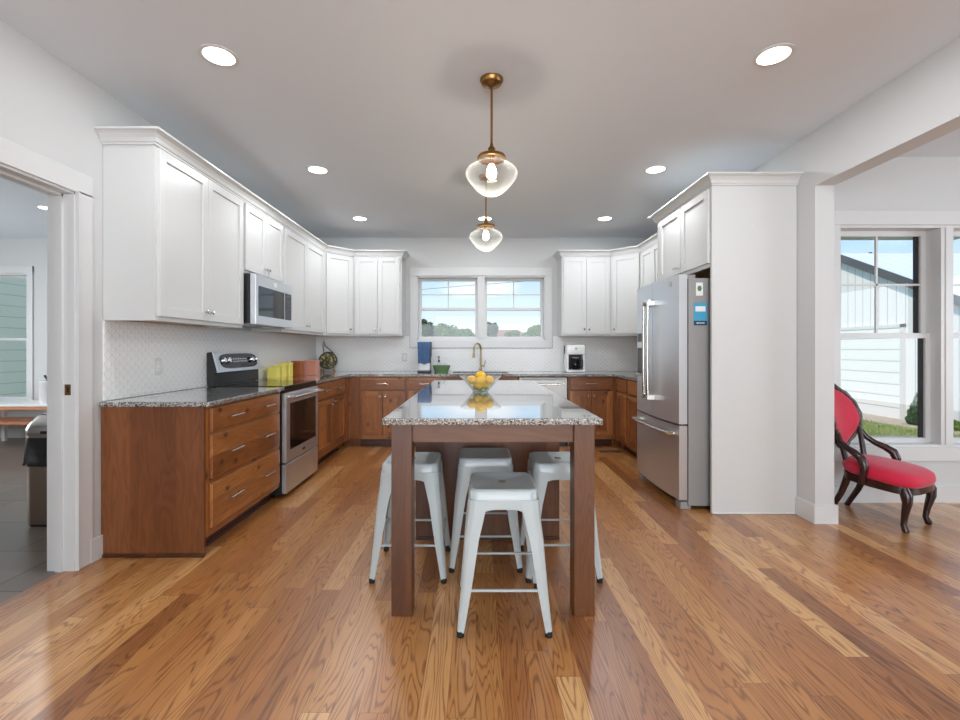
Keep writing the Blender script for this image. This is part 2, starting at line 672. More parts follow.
M['lime'] = paint('lime_peel', S(110, 150, 40), 0.42, 0.12, 0.25, 12)
M['towel'] = paint('navy_towel', S(70, 96, 134), 0.95, 0.25, 0.6, 40)
M['green'] = paint('green_ceramic', S(92, 128, 84), 0.35, 0.15)
M['yellow'] = paint('yellow_tin', S(246, 231, 112), 0.32, 0.06)
M['orange'] = cab_wood('orange_wood', 'z', S(196, 112, 38), S(178, 96, 30), S(150, 76, 24), knots=False)
M['copper'] = paint('rose_copper', S(196, 132, 112), 0.28, 0.1)
M['applwhite'] = paint('white_appliance', S(236, 236, 235), 0.25, 0.01)
M['velvet'] = None
M['mahog'] = cab_wood('dark_mahogany', 'z', S(70, 34, 30), S(52, 24, 22), S(38, 17, 16), knots=False, rough=0.25)
M['pale_wood'] = cab_wood('pale_plywood', 'x', S(206, 164, 112), S(190, 146, 96), S(176, 132, 84), knots=False)
M['bench_wood'] = cab_wood('orange_bench_wood', 'x', S(214, 140, 90), S(200, 124, 76), S(186, 110, 66), knots=False)
M['sticker'] = paint('blue_sticker', S(64, 160, 196), 0.5, 0.04)
M['navy'] = paint('navy_strip', S(36, 66, 92), 0.5, 0.04)
M['paper'] = paint('white_paper', S(232, 234, 234), 0.6, 0.02)
M['bag'] = paint('black_bin_bag', (0.012, 0.012, 0.013), 0.22, 0.2, 0.8, 30)
M['bin'] = metal('bronze_steel_bin', S(140, 120, 106), 0.4, 'x', 0.5)
M['barn'] = siding('white_barn_boards', 0.23, 'y', S(232, 232, 232), 0.75)
M['barnx'] = siding('white_barn_boards_side', 0.23, 'x', S(232, 232, 232), 0.45)
M['barn_door'] = siding('overhead_door_panels', 0.27, 'z', S(236, 236, 234), 0.7)
M['roofmetal'] = siding('white_metal_roof', 0.4, 'x', S(226, 228, 230), 0.2)
M['fascia'] = paint('dark_grey_fascia', S(84, 85, 88), 0.5, 0.05)
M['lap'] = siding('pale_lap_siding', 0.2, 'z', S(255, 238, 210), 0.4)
M['grass_soil'] = speck('lawn_ground', [S(104, 112, 66), S(132, 142, 86), S(150, 158, 104)], 3.5)
M['blade'] = speck('grass_blades', [S(112, 126, 66), S(142, 156, 88), S(166, 176, 110)], 2.0)
M['gravel'] = speck('pale_gravel', [S(150, 132, 112), S(186, 170, 150), S(206, 194, 178)], 14)
M['leaf_a'] = speck('leaf_mid_green', [S(58, 88, 30), S(96, 128, 46), S(140, 168, 72)], 1.2)
M['leaf_b'] = speck('leaf_grey_green', [S(62, 78, 50), S(92, 108, 72), S(128, 140, 98)], 1.2)
M['leaf_c'] = speck('evergreen_leaf', [S(44, 74, 40), S(66, 100, 56), S(92, 128, 74)], 9)
M['bark'] = speck('bark', [S(70, 56, 44), S(98, 80, 64), S(120, 102, 84)], 6)
M['shingle'] = speck('brown_shingles', [S(120, 84, 70), S(146, 106, 90), S(166, 128, 110)], 3)
M['brickpale'] = speck('tan_house_wall', [S(190, 172, 152), S(204, 188, 170), S(214, 202, 186)], 3)
M['wire'] = paint('grey_wire', S(96, 102, 108), 0.5, 0.05)
t = NT('red_velvet')
o_, x_, y_, z_ = t.obj()
nz_ = t.noise(o_, 14, 4)
c_ = t.mix(nz_, S(184, 8, 46), S(212, 20, 66))
M['velvet'] = t.bsdf(c_, 0.75, bump=t.noise(o_, 260, 2), bstr=0.25, bdist=0.002, sheen=0.25)
t = NT('woven_pan_picture')
o_, x_, y_, z_ = t.obj()
v_ = t.n('ShaderNodeTexVoronoi', feature='F1')
v_.inputs['Scale'].default_value = 38
t.l(o_, v_.inputs['Vector'])
s_ = t.n('ShaderNodeSeparateColor')
t.l(v_.outputs['Color'], s_.inputs[0])
M['mosaic'] = t.bsdf(t.ramp(s_.outputs[0], [(0, S(60, 64, 44)), (0.35, S(126, 120, 72)), (0.6, S(186, 172, 112)), (0.8, S(96, 74, 44))], 'CONSTANT'), 0.35)

# ------------------------------------------------------------------ measurements (metres; camera stands at x=0, y=0)
XL, XR, YB, ZC = -2.215, 2.385, 6.29, 2.765   # kitchen walls, ceiling
WR2 = 2.52                                    # far face of the stub wall by the refrigerator
YS = 3.20                                     # end of that stub wall
YD = 3.643                                    # dining window wall
XE = 6.6                                      # dining side wall
YF = -4.5                                     # wall behind the camera
XM = -7.6                                     # far side of the mud room
DO0, DO1, DZ = 1.60, 2.526, 2.097             # doorway to the mud room


def struct(name, mb, mat, label=None, cat=None, smooth=False):
    o = mb.build(name, mat, None, smooth, keep=True)
    return tag(o, label, cat, None, 'structure')


def wall_y(mb, x0, x1, y0, y1, z0, z1, holes):
    """wall whose face is in the xz plane, with rectangular openings (hx0,hx1,hz0,hz1)"""
    hs = sorted(holes)
    cur = x0
    for hx0, hx1, hz0, hz1 in hs:
        mb.box(cur, hx0, y0, y1, z0, z1)
        mb.box(hx0, hx1, y0, y1, z0, hz0)
        mb.box(hx0, hx1, y0, y1, hz1, z1)
        cur = hx1
    mb.box(cur, x1, y0, y1, z0, z1)
    return mb


W1 = (-0.815, 0.955, 1.345, 2.235)            # kitchen window opening
W2 = (2.905, 4.62, 0.44, 2.215)               # dining window opening
W3 = (-7.15, -6.20, 0.50, 2.27)               # mud room window opening

struct('floor', MB().box(-2.29, XE, YF, YB + 0.15, -0.05, 0.0), M['floor'], 'honey oak plank floor with glossy finish', 'floor')
struct('floor_tile', MB().box(XM, -2.2901, -0.2, YB + 0.1, -0.05, -0.001), M['slate'], 'dark slate tile floor seen through the doorway', 'floor')
struct('ceiling', MB().box(XM - 0.1, XE + 0.15, YF - 0.15, YB + 0.15, ZC, ZC + 0.12), M['ceil'], 'smooth pale grey ceiling with recessed lights', 'ceiling')
mb = MB()
mb.box(-2.365, XL, YF, DO0, 0, ZC)
mb.box(-2.365, XL, DO0, DO1, DZ, ZC)
mb.box(-2.365, XL, DO1, YB, 0, ZC)
struct('wall_left', mb, M['wall'], 'white wall with the doorway and the left cabinets', 'wall')
mb = MB()
wall_y(mb, XM, WR2, YB, YB + 0.15, 0, ZC, [W3, W1])
struct('wall_back', mb, M['wall'], 'white wall behind the sink', 'wall')
struct('wall_right', MB().box(XR, WR2, YS, YB, 0, ZC), M['wall'], 'white stub wall beside the refrigerator panel', 'wall')
mb = MB()
wall_y(mb, WR2, XE, YD, YD + 0.15, 0, ZC, [W2])
struct('wall_dining', mb, M['wall'], 'white wall around the tall dining windows', 'wall')
struct('wall_dining_side', MB().box(XE, XE + 0.15, YF, YD + 0.15, 0, ZC), M['wall'], 'white side wall of the dining area', 'wall')
struct('wall_front', MB().box(-2.365, XE + 0.15, YF - 0.15, YF, 0, ZC), M['wall'], 'white wall behind the camera', 'wall')
struct('wall_mudroom_side', MB().box(XM - 0.1, XM, -0.2, YB + 0.15, 0, ZC), M['wall'], 'side wall of the mud room', 'wall')
struct('wall_mudroom_front', MB().box(XM, -2.365, -0.3, -0.2, 0, ZC), M['wall'], 'front wall of the mud room', 'wall')
struct('beam', MB().box(XR, WR2, YF, YS, 2.375, ZC), M['wall'], 'white dropped header beam over the dining opening', 'beam')


def base_run(name, segs, h=0.13, th=0.016, label=None):
    mb = MB()
    for (x0, y0, x1, y1) in segs:
        mb.box(min(x0, x1), max(x0, x1), min(y0, y1), max(y0, y1), 0.0, h)
    return struct(name, mb, M['trim'], label, 'baseboard')


bt = 0.016
base_run('baseboard_left', [(XL, 2.6, XL + bt, 2.695), (XL, YF, XL + bt, DO0 - 0.095)], label='white baseboard on the doorway wall')
base_run('baseboard_right', [(XR - bt, YS, XR, 3.376), (XR - bt, YS - bt, WR2 + bt, YS), (WR2, YS, WR2 + bt, YD)], label='white baseboard wrapping the stub wall')
base_run('baseboard_dining', [(WR2, YD - bt, XE, YD)], label='white baseboard under the dining windows')
base_run('baseboard_mudroom', [(XM, YB - bt, -2.37, YB)], label='white baseboard in the mud room')

# doorway trim
door = thing('door_1', 'cased opening from kitchen to the mud room', 'doorway', (XL, DO1, 0), kind='structure')
mb = MB()   # jamb lining, local coords relative to root
mb.box(-0.15, 0.0, -0.018, 0.0, 0, DZ)
mb.box(-0.15, 0.0, DO0 - DO1, DO0 - DO1 + 0.018, 0, DZ)
mb.box(-0.15, 0.0, DO0 - DO1, 0.0, DZ - 0.018, DZ)
mb.build('jamb', M['trim'], door)
mb = MB()   # door stop strip
mb.box(-0.095, -0.06, -0.03, -0.018, 0, DZ - 0.018)
mb.box(-0.095, -0.06, DO0 - DO1 + 0.018, DO0 - DO1 + 0.03, 0, DZ - 0.018)
mb.box(-0.095, -0.06, DO0 - DO1 + 0.018, -0.018, DZ - 0.03, DZ - 0.018)
mb.build('door_stop', M['trim'], door)
mb = MB()   # flat casing on the kitchen side
mb.box(0, 0.014, -0.006, 0.088, 0, DZ + 0.005, bev=0.002)
mb.box(0, 0.014, DO0 - DO1 - 0.088, DO0 - DO1 + 0.006, 0, DZ + 0.005, bev=0.002)
mb.box(0, 0.014, DO0 - DO1 - 0.088, 0.088, DZ - 0.006, DZ + 0.11, bev=0.002)
mb.box(0, 0.020, -0.012, -0.004, 0, DZ)
mb.build('casing', M['trim'], door)
mb = MB()
mb.box(-0.052, -0.018, -0.0195, -0.0179, 0.97, 1.03, bev=0.0005)
sp_ = mb.build('strike_plate', M['brass'], door, label='brass strike plate')
MB().box(-0.040, -0.028, -0.0198, -0.0194, 0.985, 1.015).build('latch_hole', M['black'], sp_)


# ------------------------------------------------------------------ windows
def window(name, w, y0, units, casing, label, muntin_top=True, rail=0.035, apron=0.0, track=False, wt=0.15, check=None):
    """double-hung units in an opening; y0 is the inside face of the wall"""
    x0, x1, z0, z1 = w
    root = thing(name, label, 'window', ((x0 + x1) / 2, y0, z0), kind='structure')
    ox, oz = (x0 + x1) / 2, z0

    def B(mb, a, b, c, d, e, f, **k):
        return mb.box(a - ox, b - ox, c, d, e - oz, f - oz, **k)
    mb = MB()
    c = casing
    B(mb, x0 - c, x0, -0.018, 0, z0 - c, z1 + c, bev=0.002)
    B(mb, x1, x1 + c, -0.018, 0, z0 - c, z1 + c, bev=0.002)
    B(mb, x0 - c, x1 + c, -0.022, 0, z1, z1 + c * 1.15, bev=0.002)
    B(mb, x0 - c, x1 + c, -0.022, 0, z0 - c * 1.1, z0, bev=0.002)
    mb.build('casing', M['trim'], root)
    mb = MB()
    B(mb, x0, x1, 0.0, wt, z0, z0 + 0.02)
    B(mb, x0, x1, 0.0, wt, z1 - 0.02, z1)
    B(mb, x0, x0 + 0.015, 0, wt, z0, z1)
    B(mb, x1 - 0.015, x1, 0, wt, z0, z1)
    mb.build('jamb', M['trim'], root)
    mull = 0.10
    n = units
    uw = (x1 - x0 - 0.03 - mull * (n - 1)) / n
    zc = check or (z0 + z1) / 2
    for i in range(n):
        a = x0 + 0.015 + i * (uw + mull)
        b = a + uw
        if i < n - 1:
            m = MB()
            B(m, b, b + mull, -0.012, wt, z0 + 0.02, z1 - 0.02, bev=0.002)
            B(m, b + 0.03, b + mull - 0.03, -0.02, -0.012, z0 + 0.02, z1 - 0.02, bev=0.002)
            m.build('mullion', M['trim'], root)
        for (s0, s1, yy, up) in ((zc - 0.018, z1 - 0.02, 0.113, True), (z0 + 0.02, zc + 0.018, 0.073, False)):
            m = MB()
            r = rail
            B(m, a, a + r, yy, yy + 0.035, s0, s1, bev=0.002)
            B(m, b - r, b, yy, yy + 0.035, s0, s1, bev=0.002)
            B(m, a + r, b - r, yy, yy + 0.035, s1 - r, s1)
            B(m, a + r, b - r, yy, yy + 0.035, s0, s0 + r)
            sash = m.build('sash', M['trim'], root)
            if up and muntin_top:
                m = MB()
                xm, zm = (a + b) / 2, (s0 + s1) / 2
                B(m, xm - 0.008, xm + 0.008, yy + 0.008, yy + 0.024, s0 + r, s1 - r)
                B(m, a + r, b - r, yy + 0.008, yy + 0.024, zm - 0.008, zm + 0.008)
                m.build('muntin', M['trim'], sash)
            m = MB()
            B(m, a + r, b - r, yy + 0.015, yy + 0.018, s0 + r, s1 - r)
            m.build('pane', M['glass'], sash)
            if track:
                m = MB()
                B(m, b - r - 0.036, b - r, yy + 0.02, yy + 0.032, s0 + r, s1 - r)
                m.build('track', M['black'], sash, label='black screen track')
    return root


window('window_1', W1, YB, 2, 0.095, 'white double-hung window pair above the sink', rail=0.035, check=1.785)
window('window_2', W2, YD, 2, 0.10, 'tall white dining window pair looking onto the barn', rail=0.04, track=True, check=1.335)
window('window_3', W3, YB, 1, 0.085, 'white mud room window looking onto lap siding', muntin_top=False, check=1.36)

# tiled backsplash
mb = MB()
mb.box(XL, XL + 0.010, 2.70, YB, 0.918, 1.40)
struct('trim_1', mb, M['tile'], 'embossed white tile backsplash behind the range', 'backsplash')
mb = MB()
mb.box(XL + 0.0101, -0.92, YB - 0.010, YB, 0.918, 1.40)
mb.box(-0.92, 1.06, YB - 0.010, YB, 0.918, 1.235)
mb.box(1.06, XR - 0.0101, YB - 0.010, YB, 0.918, 1.40)
struct('trim_2', mb, M['tile'], 'embossed white tile backsplash behind the sink', 'backsplash')
struct('trim_3', MB().box(XR - 0.010, XR, 4.42, YB, 0.918, 1.40), M['tile'], 'embossed white tile backsplash beside the refrigerator', 'backsplash')


def sweep(mb, prof, path, mi=0):
    """profile (outward, z) swept along a plan path, mitred; outward is to the right of travel"""
    pts = [Vector((p[0], p[1])) for p in path]
    rings = []
    for i, p in enumerate(pts):
        if i == 0:
            d = (pts[1] - p).normalized()
            nrm = Vector((d.y, -d.x))
        elif i == len(pts) - 1:
            d = (p - pts[-2]).normalized()
            nrm = Vector((d.y, -d.x))
        else:
            d0 = (p - pts[i - 1]).normalized()
            d1 = (pts[i + 1] - p).normalized()
            n0, n1 = Vector((d0.y, -d0.x)), Vector((d1.y, -d1.x))
            nrm = (n0 + n1) / (1 + n0.dot(n1))
        rings.append([(p.x + nrm.x * o, p.y + nrm.y * o, z) for o, z in prof])
    mb.rings(rings, mi)


CROWN = [(0.0, 2.436), (0.010, 2.436), (0.012, 2.448), (0.018, 2.450), (0.020, 2.456), (0.026, 2.472), (0.040, 2.490), (0.056, 2.500), (0.066, 2.503), (0.066, 2.516), (0.0, 2.516)]
UF = -1.907          # face of the left upper cabinets
UB = 5.985           # face of the back upper cabinets
UR = 2.078           # face of the right upper cabinets
mb = MB()
sweep(mb, CROWN, [(XL + 0.001, 2.70), (UF, 2.70), (UF, 5.68), (-1.605, UB), (-0.98, UB), (-0.98, YB - 0.001)])
struct('trim_4', mb, M['white'], 'white crown moulding on the left cabinets', 'crown moulding')
mb = MB()
sweep(mb, CROWN, [(1.128, YB - 0.001), (1.128, UB), (1.773, UB), (UR, 5.68), (UR, 4.405)])
struct('trim_5', mb, M['white'], 'white crown moulding right of the sink window', 'crown moulding')
mb = MB()
sweep(mb, CROWN, [(2.14, 4.40), (1.755, 4.40), (1.755, 3.378), (XR - 0.001, 3.378)])
struct('trim_6', mb, M['white'], 'white crown moulding over the refrigerator cabinet', 'crown moulding')


# ------------------------------------------------------------------ cabinets (local frame: x along the front, y into the wall, front faces -y)
def bar_pull(x, z, length, y, parent, vertical=False):
    mb = MB()
    h = length / 2
    if vertical:
        mb.cyl((x, y - 0.03, z - h), (x, y - 0.03, z + h), 0.006, seg=10)
        for s in (-1, 1):
            mb.cyl((x, y, z + s * h * 0.72), (x, y - 0.03, z + s * h * 0.72), 0.0045, seg=8)
    else:
        mb.cyl((x - h, y - 0.03, z), (x + h, y - 0.03, z), 0.006, seg=10)
        for s in (-1, 1):
            mb.cyl((x + s * h * 0.72, y, z), (x + s * h * 0.72, y - 0.03, z), 0.0045, seg=8)
    return mb.build('handle', M['nickel'], parent, True)


def knob(x, z, y, parent, r=0.013):
    mb = MB()
    prof = [(0.006, 0.0), (0.005, 0.010), (0.006, 0.014), (r, 0.018), (r, 0.023), (r * 0.7, 0.027)]
    rings = []
    for rr, d in prof:
        rings.append([(x + rr * math.cos(2 * PI * k / 14), y - d, z + rr * math.sin(2 * PI * k / 14)) for k in range(14)])
    mb.rings(rings)
    return mb.build('knob', M['nickel'], parent, True)


def shaker(x0, x1, z0, z1, parent, mv, mh, st=0.06, y=-0.020):
    mb = MB()
    b = 0.0015
    mb.box(x0, x0 + st, y, 0.0, z0, z1, 0, b)
    mb.box(x1 - st, x1, y, 0.0, z0, z1, 0, b)
    mb.box(x0 + st, x1 - st, y, 0.0, z1 - st, z1, 1, b)
    mb.box(x0 + st, x1 - st, y, 0.0, z0, z0 + st, 1, b)
    mb.box(x0 + st, x1 - st, y + 0.011, 0.0, z0 + st, z1 - st, 0)
    return mb.build('door', [mv, mh], parent)


def slab(x0, x1, z0, z1, parent, m, y=-0.020):
    return MB().box(x0, x1, y, 0.0, z0, z1, 0, 0.003, 2).build('drawer', m, parent)


def base_cab(name, label, loc, rz, w, d, fronts, group=None, end_panel=None, frame_gaps=(), toe=True):
    root = thing(name, label, 'cabinet', loc, rz, group)
    mb = MB()
    mb.box(0.0, w, 0.019, d, 0.1, 0.884)
    mb.build('body', M['wood_v'], root)
    # face frame: outer ring plus the rails between the fronts
    mb = MB()
    mb.box(0, 0.035, 0, 0.019, 0.1, 0.884)
    mb.box(w - 0.035, w, 0, 0.019, 0.1, 0.884)
    mb.box(0.035, w - 0.035, 0, 0.019, 0.1, 0.145, 1)
    mb.box(0.035, w - 0.035, 0, 0.019, 0.85, 0.884, 1)
    for zz in frame_gaps:
        mb.box(0.035, w - 0.035, 0.0, 0.019, zz - 0.02, zz + 0.02, 1)
    mb.build('face_frame', [M['wood_v'], M['wood_h']], root)
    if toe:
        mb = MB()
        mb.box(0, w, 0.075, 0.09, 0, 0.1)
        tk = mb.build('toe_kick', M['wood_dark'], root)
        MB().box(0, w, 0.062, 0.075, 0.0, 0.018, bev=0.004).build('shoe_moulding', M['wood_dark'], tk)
    for f in fronts:
        if f['k'] == 'drawer':
            o = slab(f['x0'], f['x1'], f['z0'], f['z1'], root, M['wood_h'])
            for px in f.get('pulls', ()):
                bar_pull(px, (f['z0'] + f['z1']) / 2, f.get('pl', 0.15), -0.020, o)
        else:
            o = shaker(f['x0'], f['x1'], f['z0'], f['z1'], root, M['wood_v'], M['wood_h'])
            if 'knob' in f:
                knob(f['knob'], f['z1'] - 0.065, -0.020, o)
            if 'pull' in f:
                bar_pull(f['pull'], f['z1'] - 0.035, 0.1, -0.020, o)
    return root


def drw(x0, x1, z0, z1, pulls, pl=0.15):
    return dict(k='drawer', x0=x0, x1=x1, z0=z0, z1=z1, pulls=pulls, pl=pl)


def dor(x0, x1, z0, z1, **k):
    return dict(k='door', x0=x0, x1=x1, z0=z0, z1=z1, **k)


LF, BF, RF = -1.604, 5.68, 1.744
R90 = PI / 2
# left of the range: three wide drawers
c = base_cab('drawer_cabinet', 'stained wood drawer cabinet at the near end of the counter, beside the doorway', (LF, 2.70, 0), R90, 1.012, 0.608,
             [drw(0.035, 0.975, 0.726, 0.868, (0.275, 0.75)), drw(0.035, 0.975, 0.444, 0.705, (0.275, 0.75)), drw(0.035, 0.975, 0.146, 0.414, (0.275, 0.75))],
             frame_gaps=(0.716, 0.43))
mb = MB()
mb.box(-0.018, -0.0002, 0.0, 0.606, 0.0, 0.884)
mb.build('end_panel', M['wood_panel'], c)
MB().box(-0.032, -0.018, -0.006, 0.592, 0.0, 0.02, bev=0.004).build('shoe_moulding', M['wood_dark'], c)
# right of the range up to the corner
w = 5.55 - 4.482
base_cab('corner_base_cabinet', 'wood base cabinet between the range and the back corner', (LF, 4.482, 0), R90, w, 0.608,
         [drw(0.03, w - 0.03, 0.705, 0.868, (0.30, 0.80), 0.12), dor(0.03, w / 2 - 0.004, 0.146, 0.684, knob=w / 2 - 0.04), dor(w / 2 + 0.004, w - 0.03, 0.146, 0.684, pull=w / 2 + 0.06)],
         frame_gaps=(0.695,))
mb = MB()
mb.box(LF, LF + 0.019, 5.552, BF + 0.0, 0.1, 0.884)
mb.box(LF - 0.02, -1.462, BF, BF + 0.019, 0.1, 0.884)
mb.box(LF - 0.09, LF - 0.075, 5.552, BF + 0.09, 0.0, 0.1)
mb.box(LF - 0.075, -1.462, BF + 0.075, BF + 0.09, 0.0, 0.1)
tag(mb.build('corner_filler', M['wood_v']), 'plain wood filler boards in the back corner beyond the range', 'filler panel')
# back run


def back_cab(x0, x1, label, double=True, name='base_cabinet', knobs=True):
    w = x1 - x0
    fr = [drw(0.022, w - 0.022, 0.72, 0.868, (w / 2,), 0.15)]
    if double:
        fr += [dor(0.022, w / 2 - 0.003, 0.146, 0.70, knob=w / 2 - 0.035), dor(w / 2 + 0.003, w - 0.022, 0.146, 0.70, knob=w / 2 + 0.035)]
    else:
        fr += [dor(0.022, w - 0.022, 0.146, 0.70, knob=w - 0.055)]
    return base_cab(name, label, (x0, BF, 0), 0, w, 0.606, fr, frame_gaps=(0.71,))


back_cab(-1.46, -0.86, 'wood two-door base cabinet at the back, under the wall outlet')
back_cab(-0.858, -0.40, 'narrow wood base cabinet at the back, below the blue towel', False)
w = 0.92
c = base_cab('sink_cabinet', 'wood sink base cabinet mostly hidden behind the island', (-0.398, BF, 0), 0, w, 0.606,
             [drw(0.022, w - 0.022, 0.72, 0.868, ()), dor(0.022, w / 2 - 0.003, 0.146, 0.70, knob=w / 2 - 0.035), dor(w / 2 + 0.003, w - 0.022, 0.146, 0.70, knob=w / 2 + 0.035)], frame_gaps=(0.71,))
# open the top of that body for the basin
for ch in c.children:
    if ch.name.startswith('body'):
        me = ch.data
        bm = bmesh.new()
        bmesh.ops.create_cube(bm, size=1)
        for v in bm.verts:
            v.co = Vector(((v.co.x + 0.5) * w, 0.019 + (v.co.y + 0.5) * 0.587, 0.1 + (v.co.z + 0.5) * 0.52))
        bm.to_mesh(me)
        bm.free()
back_cab(1.148, 1.742 - 0.022, 'wood two-door base cabinet below the coffee maker')
# right run, seen past the refrigerator
base_cab('base_cabinet', 'single-door wood base cabinet in the back corner past the refrigerator', (RF, 5.60, 0), -R90, 0.40, 0.628,
         [drw(0.022, 0.378, 0.72, 0.868, (0.2,), 0.12), dor(0.022, 0.378, 0.146, 0.70, pull=0.28)], frame_gaps=(0.71,))
base_cab('base_cabinet', 'wood base cabinet directly behind the refrigerator side', (RF, 5.198, 0), -R90, 0.77, 0.628,
         [drw(0.022, 0.748, 0.72, 0.868, (0.385,), 0.12), dor(0.022, 0.381, 0.146, 0.70, pull=0.10), dor(0.389, 0.748, 0.146, 0.70, pull=0.48)], frame_gaps=(0.71,))
mb = MB()
mb.box(RF - 0.019, RF, 5.602, BF, 0.1, 0.884)
mb.box(1.722, RF - 0.02, BF + 0.0, BF + 0.019, 0.1, 0.884)
mb.box(RF + 0.075, RF + 0.09, 5.602, BF + 0.075, 0, 0.1)
mb.box(1.722, RF + 0.09, BF + 0.075, BF + 0.09, 0, 0.1)
tag(mb.build('corner_filler', M['wood_v']), 'plain wood filler boards in the corner right of the coffee maker', 'filler panel')


# countertops
def counter(name, mb, label):
    return tag(mb.build(name, M['granite'], None, False), label, 'countertop')


ZT = 0.915
counter('countertop', MB().box(XL + 0.011, LF + 0.042, 2.66, 3.714, 0.885, ZT, bev=0.006, seg=2), 'speckled granite countertop on the drawer cabinet left of the range')
mb = MB()
for a in ((XL + 0.011, LF + 0.042, 4.482, BF - 0.04), (XL + 0.011, -0.30, BF - 0.04, YB - 0.011), (-0.30, 0.42, BF - 0.04, 5.76), (-0.30, 0.42, 6.14, YB - 0.011),
          (0.42, XR - 0.011, BF - 0.04, YB - 0.011), (RF - 0.042, XR - 0.011, 4.425, BF - 0.04)):
    mb.box(a[0], a[1], a[2], a[3], 0.885, ZT)
counter('countertop', mb, 'speckled granite countertop running around the sink wall')
mb = MB()
mb.box(-0.31, 0.43, 5.75, 6.15, 0.66, 0.668)
mb.box(-0.31, -0.302, 5.75, 6.15, 0.66, 0.884)
mb.box(0.422, 0.43, 5.75, 6.15, 0.66, 0.884)
mb.box(-0.31, 0.43, 5.75, 5.758, 0.66, 0.884)
mb.box(-0.31, 0.43, 6.142, 6.15, 0.66, 0.884)
tag(mb.build('sink_basin', M['steel']), 'stainless undermount sink under the kitchen window', 'sink')


# ------------------------------------------------------------------ upper cabinets
def upper_cab(label, loc, rz, w, d, z0, z1, doors, dz0, dz1, name='upper_cabinet', side=None, lip=True, horiz_pull=False):
    root = thing(name, label, 'cabinet', loc, rz)
    mb = MB()
    mb.box(0, w, 0.02, d, z0 + 0.018, z1)
    mb.box(0, 0.016, 0.02, d, z0, z0 + 0.018)
    mb.box(w - 0.016, w, 0.02, d, z0, z0 + 0.018)
    mb.build('body', M['white'], root)
    mb = MB()
    mb.box(0, 0.03, 0, 0.02, z0, z1)
    mb.box(w - 0.03, w, 0, 0.02, z0, z1)
    mb.box(0.03, w - 0.03, 0, 0.02, z0, z0 + 0.04)
    mb.box(0.03, w - 0.03, 0, 0.02, z1 - 0.06, z1)
    mb.box(0.03, w - 0.03, 0.012, 0.02, z0 + 0.04, z1 - 0.06)
    mb.build('face_frame', M['white'], root)
    MB().box(0.017, w - 0.017, 0.021, d - 0.001, z0 + 0.010, z0 + 0.0175).build('underside', M['pale_wood'], root, label='bare wood underside')
    for (a, b, kx) in doors:
        o = shaker(a, b, dz0, dz1, root, M['white'], M['white'], st=0.058)
        if kx is not None:
            if horiz_pull:
                bar_pull(kx, dz0 + 0.045, 0.06, -0.020, o)
            else:
                knob(kx, dz0 + 0.06, -0.020, o)
    return root


def pair(w, m=0.02):
    h = w / 2
    return [(m, h - 0.002, h - 0.032), (h + 0.002, w - m, h + 0.032)]


U0, U1, D0, D1 = 1.395, 2.45, 1.422, 2.426
upper_cab('tall white two-door upper cabinet nearest the doorway', (UF, 2.70, 0), R90, 1.015, 0.306, U0, U1, pair(1.015), D0, D1)
upper_cab('short white two-door cabinet above the microwave', (UF, 3.717, 0), R90, 0.76, 0.306, 1.85, U1, pair(0.76), 1.876, D1)
upper_cab('white two-door upper cabinet between the microwave and the corner', (UF, 4.479, 0), R90, 1.20, 0.306, U0, U1, pair(1.20), D0, D1)
upper_cab('white two-door upper cabinet left of the sink window', (-1.604, UB, 0), 0, 0.624, 0.303, U0, U1, pair(0.624), D0, D1)
upper_cab('white two-door upper cabinet above the coffee maker', (1.128, UB, 0), 0, 0.644, 0.303, U0, U1, pair(0.644), D0, D1)
upper_cab('white two-door upper cabinet just past the refrigerator cabinet', (UR, 5.679, 0), -R90, 0.74, 0.304, U0, U1, pair(0.74), D0, D1)
upper_cab('white upper cabinet hidden behind the refrigerator cabinet', (UR, 4.938, 0), -R90, 0.53, 0.304, U0, U1, [(0.02, 0.51, 0.05)], D0, D1)


def diag_cab(label, p0, p1, back, kx_side):
    """corner cabinet: front edge p0->p1 (left to right seen from the front), back = three wall corners in plan"""
    P0, P1 = Vector(p0), Vector(p1)
    d = (P1 - P0)
    w = d.length
    rz = math.atan2(d.y, d.x)
    root = thing('corner_upper_cabinet', label, 'cabinet', (p0[0], p0[1], 0), rz)
    inv = Matrix.Rotation(-rz, 2)
    loc = lambda p: inv @ (Vector(p) - P0)
    poly = [loc(p0), loc(p1)] + [loc(p) for p in back]
    mb = MB()
    mb.prism(poly, U0 + 0.018, U1)
    mb.build('body', M['white'], root)
    c0 = sum(poly, Vector((0, 0))) / len(poly)
    small = [c0 + (p - c0) * 0.96 for p in poly]
    MB().prism(small, U0 + 0.008, U0 + 0.0175).build('underside', M['pale_wood'], root, label='bare wood underside')
    mb = MB()
    mb.box(0.0, 0.03, 0.0005, 0.012, U0, U0 + 0.02)
    mb.box(0.03, w - 0.03, 0.0005, 0.012, U0, U0 + 0.02)
    mb.box(w - 0.03, w, 0.0005, 0.012, U0, U0 + 0.02)
    mb.build('face_frame', M['white'], root)
    o = shaker(0.035, w - 0.035, D0, D1, root, M['white'], M['white'], st=0.055)
    knob(w - 0.065 if kx_side > 0 else 0.065, D0 + 0.06, -0.020, o)
    return root


diag_cab('white angled single-door corner cabinet left of the sink window', (UF, 5.682), (-1.607, UB),
         [(-1.607, YB - 0.003), (XL + 0.003, YB - 0.003), (XL + 0.003, 5.682)], 1)
diag_cab('white angled single-door corner cabinet right of the sink window', (1.775, UB), (UR, 5.682),
         [(XR - 0.003, 5.682), (XR - 0.003, YB - 0.003), (1.775, YB - 0.003)], -1)

